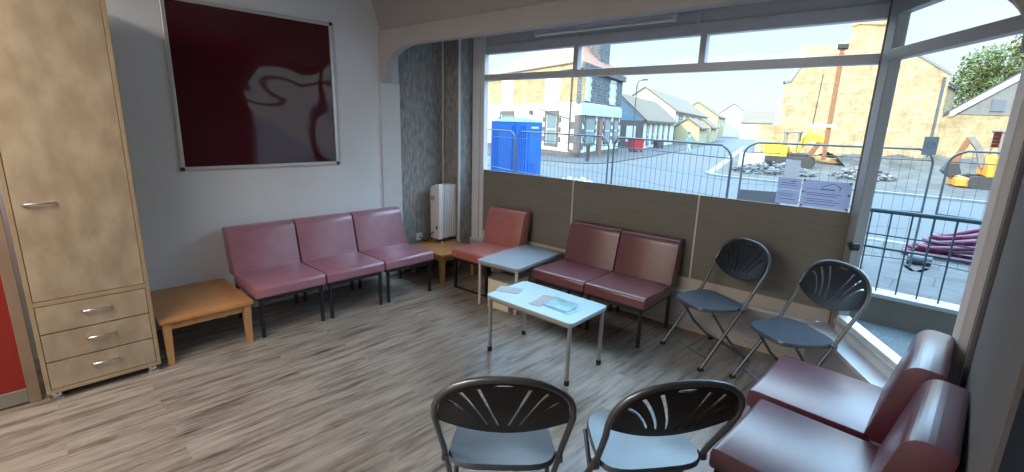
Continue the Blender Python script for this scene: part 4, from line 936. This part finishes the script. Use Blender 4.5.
# ---- burgundy hoses piled on the pavement
HZ = G0 + 0.06
for i, (lab_, oy, ln, rr, dz, sl1, sl2) in enumerate((
        ('burgundy hose loop lowest in the pile beyond the railing', 0.0, 3.2, 0.15, 0.0, 0.0, 0.03),
        ('burgundy hose loop second from the bottom of the pile', 0.25, 3.0, 0.2, 0.06, 0.09, 0.13),
        ('burgundy hose loop third from the bottom of the pile', 0.10, 3.1, 0.13, 0.13, 0.17, 0.21),
        ('burgundy hose loop fourth from the bottom of the pile, fanned out', 0.35, 2.9, 0.18, 0.20, 0.25, 0.29),
        ('burgundy hose loop topmost of the pile, rising to the right', 0.50, 2.9, 0.16, 0.27, 0.33, 0.38))):
    pts = []
    for k_ in range(9): x = ln * (1 - k_ / 8); pts.append((x, -0.12 * i * x / ln, 0.05 + dz + sl1 * x + 0.012 * math.sin(k_ * 1.1 + i)))
    for k_ in range(1, 8): q = k_ / 8 * PI; pts.append((-rr * math.sin(q), rr * (1 - math.cos(q)), 0.05 + dz))
    for k_ in range(9): x = ln * k_ / 8; pts.append((x, 2 * rr + 0.1 * i * x / ln, 0.05 + dz + sl2 * x + 0.012 * math.cos(k_ * 1.3 + i)))
    o = MB().tube(pts, 0.042, 10).build('hose', 'hose', None, smooth=True, loc=(4.12 + 0.09 * i, 11.0 + oy, HZ), rz=0.04)
    tag(o, lab_, 'hose', 'burgundy hoses piled outside')
vp = thing('hose_coupling', 'grey pipe coupling lying in front of the burgundy hoses', 'pipe fitting', (4.25, 10.35, HZ))
MB().cyl((-0.14, 0, 0.09), (0.14, 0.03, 0.09), 0.085, 14).build('pipe_body', 'galv', vp, smooth=40)
MB().cyl((-0.17, 0, 0.09), (-0.13, 0, 0.09), 0.11, 14).build('flange', 'galv', vp, smooth=40)
# ---- rubble and plastic sheeting
def heap(name, label, cat, x, y, rx, ry, h, m, seed, n=26, z0=None, kind=None):
    rn_ = random.Random(seed); k_ = MB(); z0 = G0 if z0 is None else z0
    for i in range(n):
        a_ = rn_.random() * 2 * PI; r_ = math.sqrt(rn_.random()); hh = h * (1 - r_ * 0.8); s_ = rn_.uniform(0.09, 0.22) * min(rx, 1.4) * 0.6
        k_.blob((x + rx * r_ * math.cos(a_), y + ry * r_ * math.sin(a_), z0 + hh * rn_.random() * 0.8 + s_ * 0.25), (s_, s_ * 0.9, s_ * 0.6), 1, 0.25, seed * 100 + i)
    return tag(k_.build(name, m), label, cat, kind=kind)
heap('rubble_heap', 'grey rubble heap on the building site left of the notices', 'rubble', -2.6, 26.5, 1.9, 2.2, 0.75, 'rubble', 5, 150, G0 + 0.09, 'stuff')
heap('rubble_heap', 'grey rubble heap on the building site behind the large notice', 'rubble', 0.9, 27.6, 1.3, 1.6, 0.8, 'rubble', 6, 120, G0 + 0.09, 'stuff')
heap('plastic_sheet', 'crumpled white plastic sheeting on the road by the blue cabin', 'plastic sheet', -5.05, 11.2, 0.45, 0.4, 0.35, 'sheet', 8, 18)
heap('plastic_sheet', 'crumpled white plastic sheeting on the road below the pub corner', 'plastic sheet', -5.9, 14.6, 0.9, 0.6, 0.35, 'sheet', 9, 26)
tag(MB().box(-0.65, 0.65, -0.05, 0.05, 0, 0.8, 0.01).build('barrier_board', 'band', None, loc=(-4.6, 29.5, G0 + 0.09), rz=0.5), 'pale blue board standing beside the rubble heap', 'board')
eb = thing('earth_bank', 'dark earth bank along the foot of the sandstone gable', 'earth bank')
k = MB(); n_ = 26; rows = []
for j, (off, h_) in enumerate(((-3.2, 0.0), (-2.3, 0.55), (-1.2, 0.8), (-0.1, 0.6))):
    rows.append([k.bm.verts.new(mG @ Vector((2.0 + i * 0.9, off + 0.15 * math.sin(i * 1.7 + j), G0 + 0.09 + h_ * (0.8 + 0.25 * math.sin(i * 2.3 + j))))) for i in range(n_)])
for A, B in zip(rows, rows[1:]):
    for i in range(n_ - 1): k.bm.faces.new((A[i], A[i + 1], B[i + 1], B[i]))
k.build('bank_face', 'earth', eb)
# ---- bins, bollard, street lamp
def bin_(label, x, y, rz, m, s=1.0):
    t = thing('wheeled_bin', label, 'bin', (x, y, G0 + 0.05), rz)
    k_ = MB(); W_ = 0.62 * s; D2 = 0.5 * s; H_ = 1.15 * s
    k_.faces([(-W_ * .85, -D2 * .85, .15), (W_ * .85, -D2 * .85, .15), (W_ * .85, D2 * .85, .15), (-W_ * .85, D2 * .85, .15), (-W_, -D2, H_), (W_, -D2, H_), (W_, D2, H_), (-W_, D2, H_)],
             [(3, 2, 1, 0), (4, 5, 6, 7), (0, 1, 5, 4), (1, 2, 6, 5), (2, 3, 7, 6), (3, 0, 4, 7)]); k_.build('bin_body', m, t)
    MB().box(-W_ - 0.03, W_ + 0.03, -D2 - 0.03, D2 + 0.03, H_, H_ + 0.12, 0.04).build('lid', m, t)
    for sx_ in (-1, 1):
        for sy_ in (-1, 1): MB().cyl((sx_ * W_ * .7 - 0.03, sy_ * D2 * .7, 0.09), (sx_ * W_ * .7 + 0.03, sy_ * D2 * .7, 0.09), 0.09, 12).build('wheel', 'track', t)
    return t
bin_('large red wheeled bin on the pavement by the cottage gable', -16.05, 36.6, 1.2, 'redbin', 0.85)
bin_('smaller brown wheeled bin beside the white cottage', -18.5, 45.4, 1.2, 'quoin', 0.65)
bo = tag(MB().lathe([(0.11, 0), (0.11, 0.85), (0.13, 0.9), (0.08, 1.05)], -12.0, 23.9, G0 + 0.05, 14).build('bollard', 'track', None, smooth=40), 'black bollard at the pub corner kerb', 'bollard')
lp = thing('street_lamp', 'thin grey street lamp beside the cottage roof', 'lamp', (-16.0, 35.9, G0 + 0.05))
MB().tube([(0, 0, 0), (0, 0, 5.3), (0.1, 0.05, 5.6), (0.45, 0.25, 5.7)], 0.05, 8, r_end=0.03).build('pole', 'galv', lp, smooth=True)
MB().box(0.35, 0.75, 0.15, 0.4, 5.66, 5.76, 0.03).build('lamp_head', 'galv', lp)

# ---- the walker far down the road
pe = thing('person', 'person walking far down the road in a light blue jacket and pale trousers', 'person', (-13.4, 40.9, G0), 1.9)
bv = [(0, 0, 0.92), (0, 0.01, 1.15), (0, 0.02, 1.38), (0, 0.03, 1.48), (0, 0.06, 1.57), (0, 0.07, 1.68), (0.09, 0, 0.88), (0.10, 0.16, 0.48), (0.10, 0.10, 0.07), (0.10, 0.22, 0.04),
      (-0.09, 0, 0.88), (-0.10, -0.06, 0.48), (-0.10, -0.28, 0.12), (-0.10, -0.20, 0.04), (0.18, 0.02, 1.37), (0.22, -0.10, 1.10), (0.22, 0.02, 0.86), (0.22, 0.06, 0.78), (-0.18, 0.02, 1.37), (-0.22, 0.10, 1.10), (-0.21, 0.28, 0.92), (-0.21, 0.34, 0.88)]
be = [(0, 1), (1, 2), (2, 3), (3, 4), (4, 5), (0, 6), (6, 7), (7, 8), (8, 9), (0, 10), (10, 11), (11, 12), (12, 13), (2, 14), (14, 15), (15, 16), (16, 17), (2, 18), (18, 19), (19, 20), (20, 21)]
br = [.14, .13, .14, .055, .09, .08, .085, .06, .045, .035, .085, .06, .045, .035, .06, .045, .035, .03, .06, .045, .035, .03]
try:
    def ensure_skin(verts, edges):
        me = bpy.data.meshes.new('tmp'); bm_ = bmesh.new(); lay = bm_.verts.layers.skin.verify()
        vs_ = [bm_.verts.new(v) for v in verts]
        for a_, b_ in edges: bm_.edges.new((vs_[a_], vs_[b_]))
        return bm_, lay, vs_
    def skin_obj(name, verts, edges, radii, m, parent, root=0):
        bm_, lay, vs_ = ensure_skin(verts, edges)
        for v, r in zip(vs_, radii): v[lay].radius = (r, r)
        vs_[root][lay].use_root = True
        me = bpy.data.meshes.new(name); bm_.to_mesh(me); bm_.free(); me.materials.append(M[m])
        o = bpy.data.objects.new(name, me); COL.objects.link(o); o.parent = parent
        md = o.modifiers.new('skin', 'SKIN'); md.use_smooth_shade = True
        sb = o.modifiers.new('subdivision', 'SUBSURF'); sb.levels = 1; sb.render_levels = 1
        return o
    skin_obj('body', bv, be, br, 'skin', pe)
    ji = [0, 1, 2, 14, 15, 16, 18, 19, 20]; jm = {v: i for i, v in enumerate(ji)}
    skin_obj('jacket', [bv[i] for i in ji], [(jm[a_], jm[b_]) for a_, b_ in be if a_ in jm and b_ in jm], [br[i] + 0.03 for i in ji], 'jacket', pe)
    ti = [0, 6, 7, 8, 10, 11, 12]; tm = {v: i for i, v in enumerate(ti)}
    skin_obj('trousers', [bv[i] for i in ti], [(tm[a_], tm[b_]) for a_, b_ in be if a_ in tm and b_ in tm], [br[i] + 0.025 for i in ti], 'trousers', pe)
    MB().blob((0, 0.05, 1.70), (0.10, 0.11, 0.09), 2).build('hair', 'hair', pe, smooth=True)
except Exception as ex:
    print('person failed', ex)
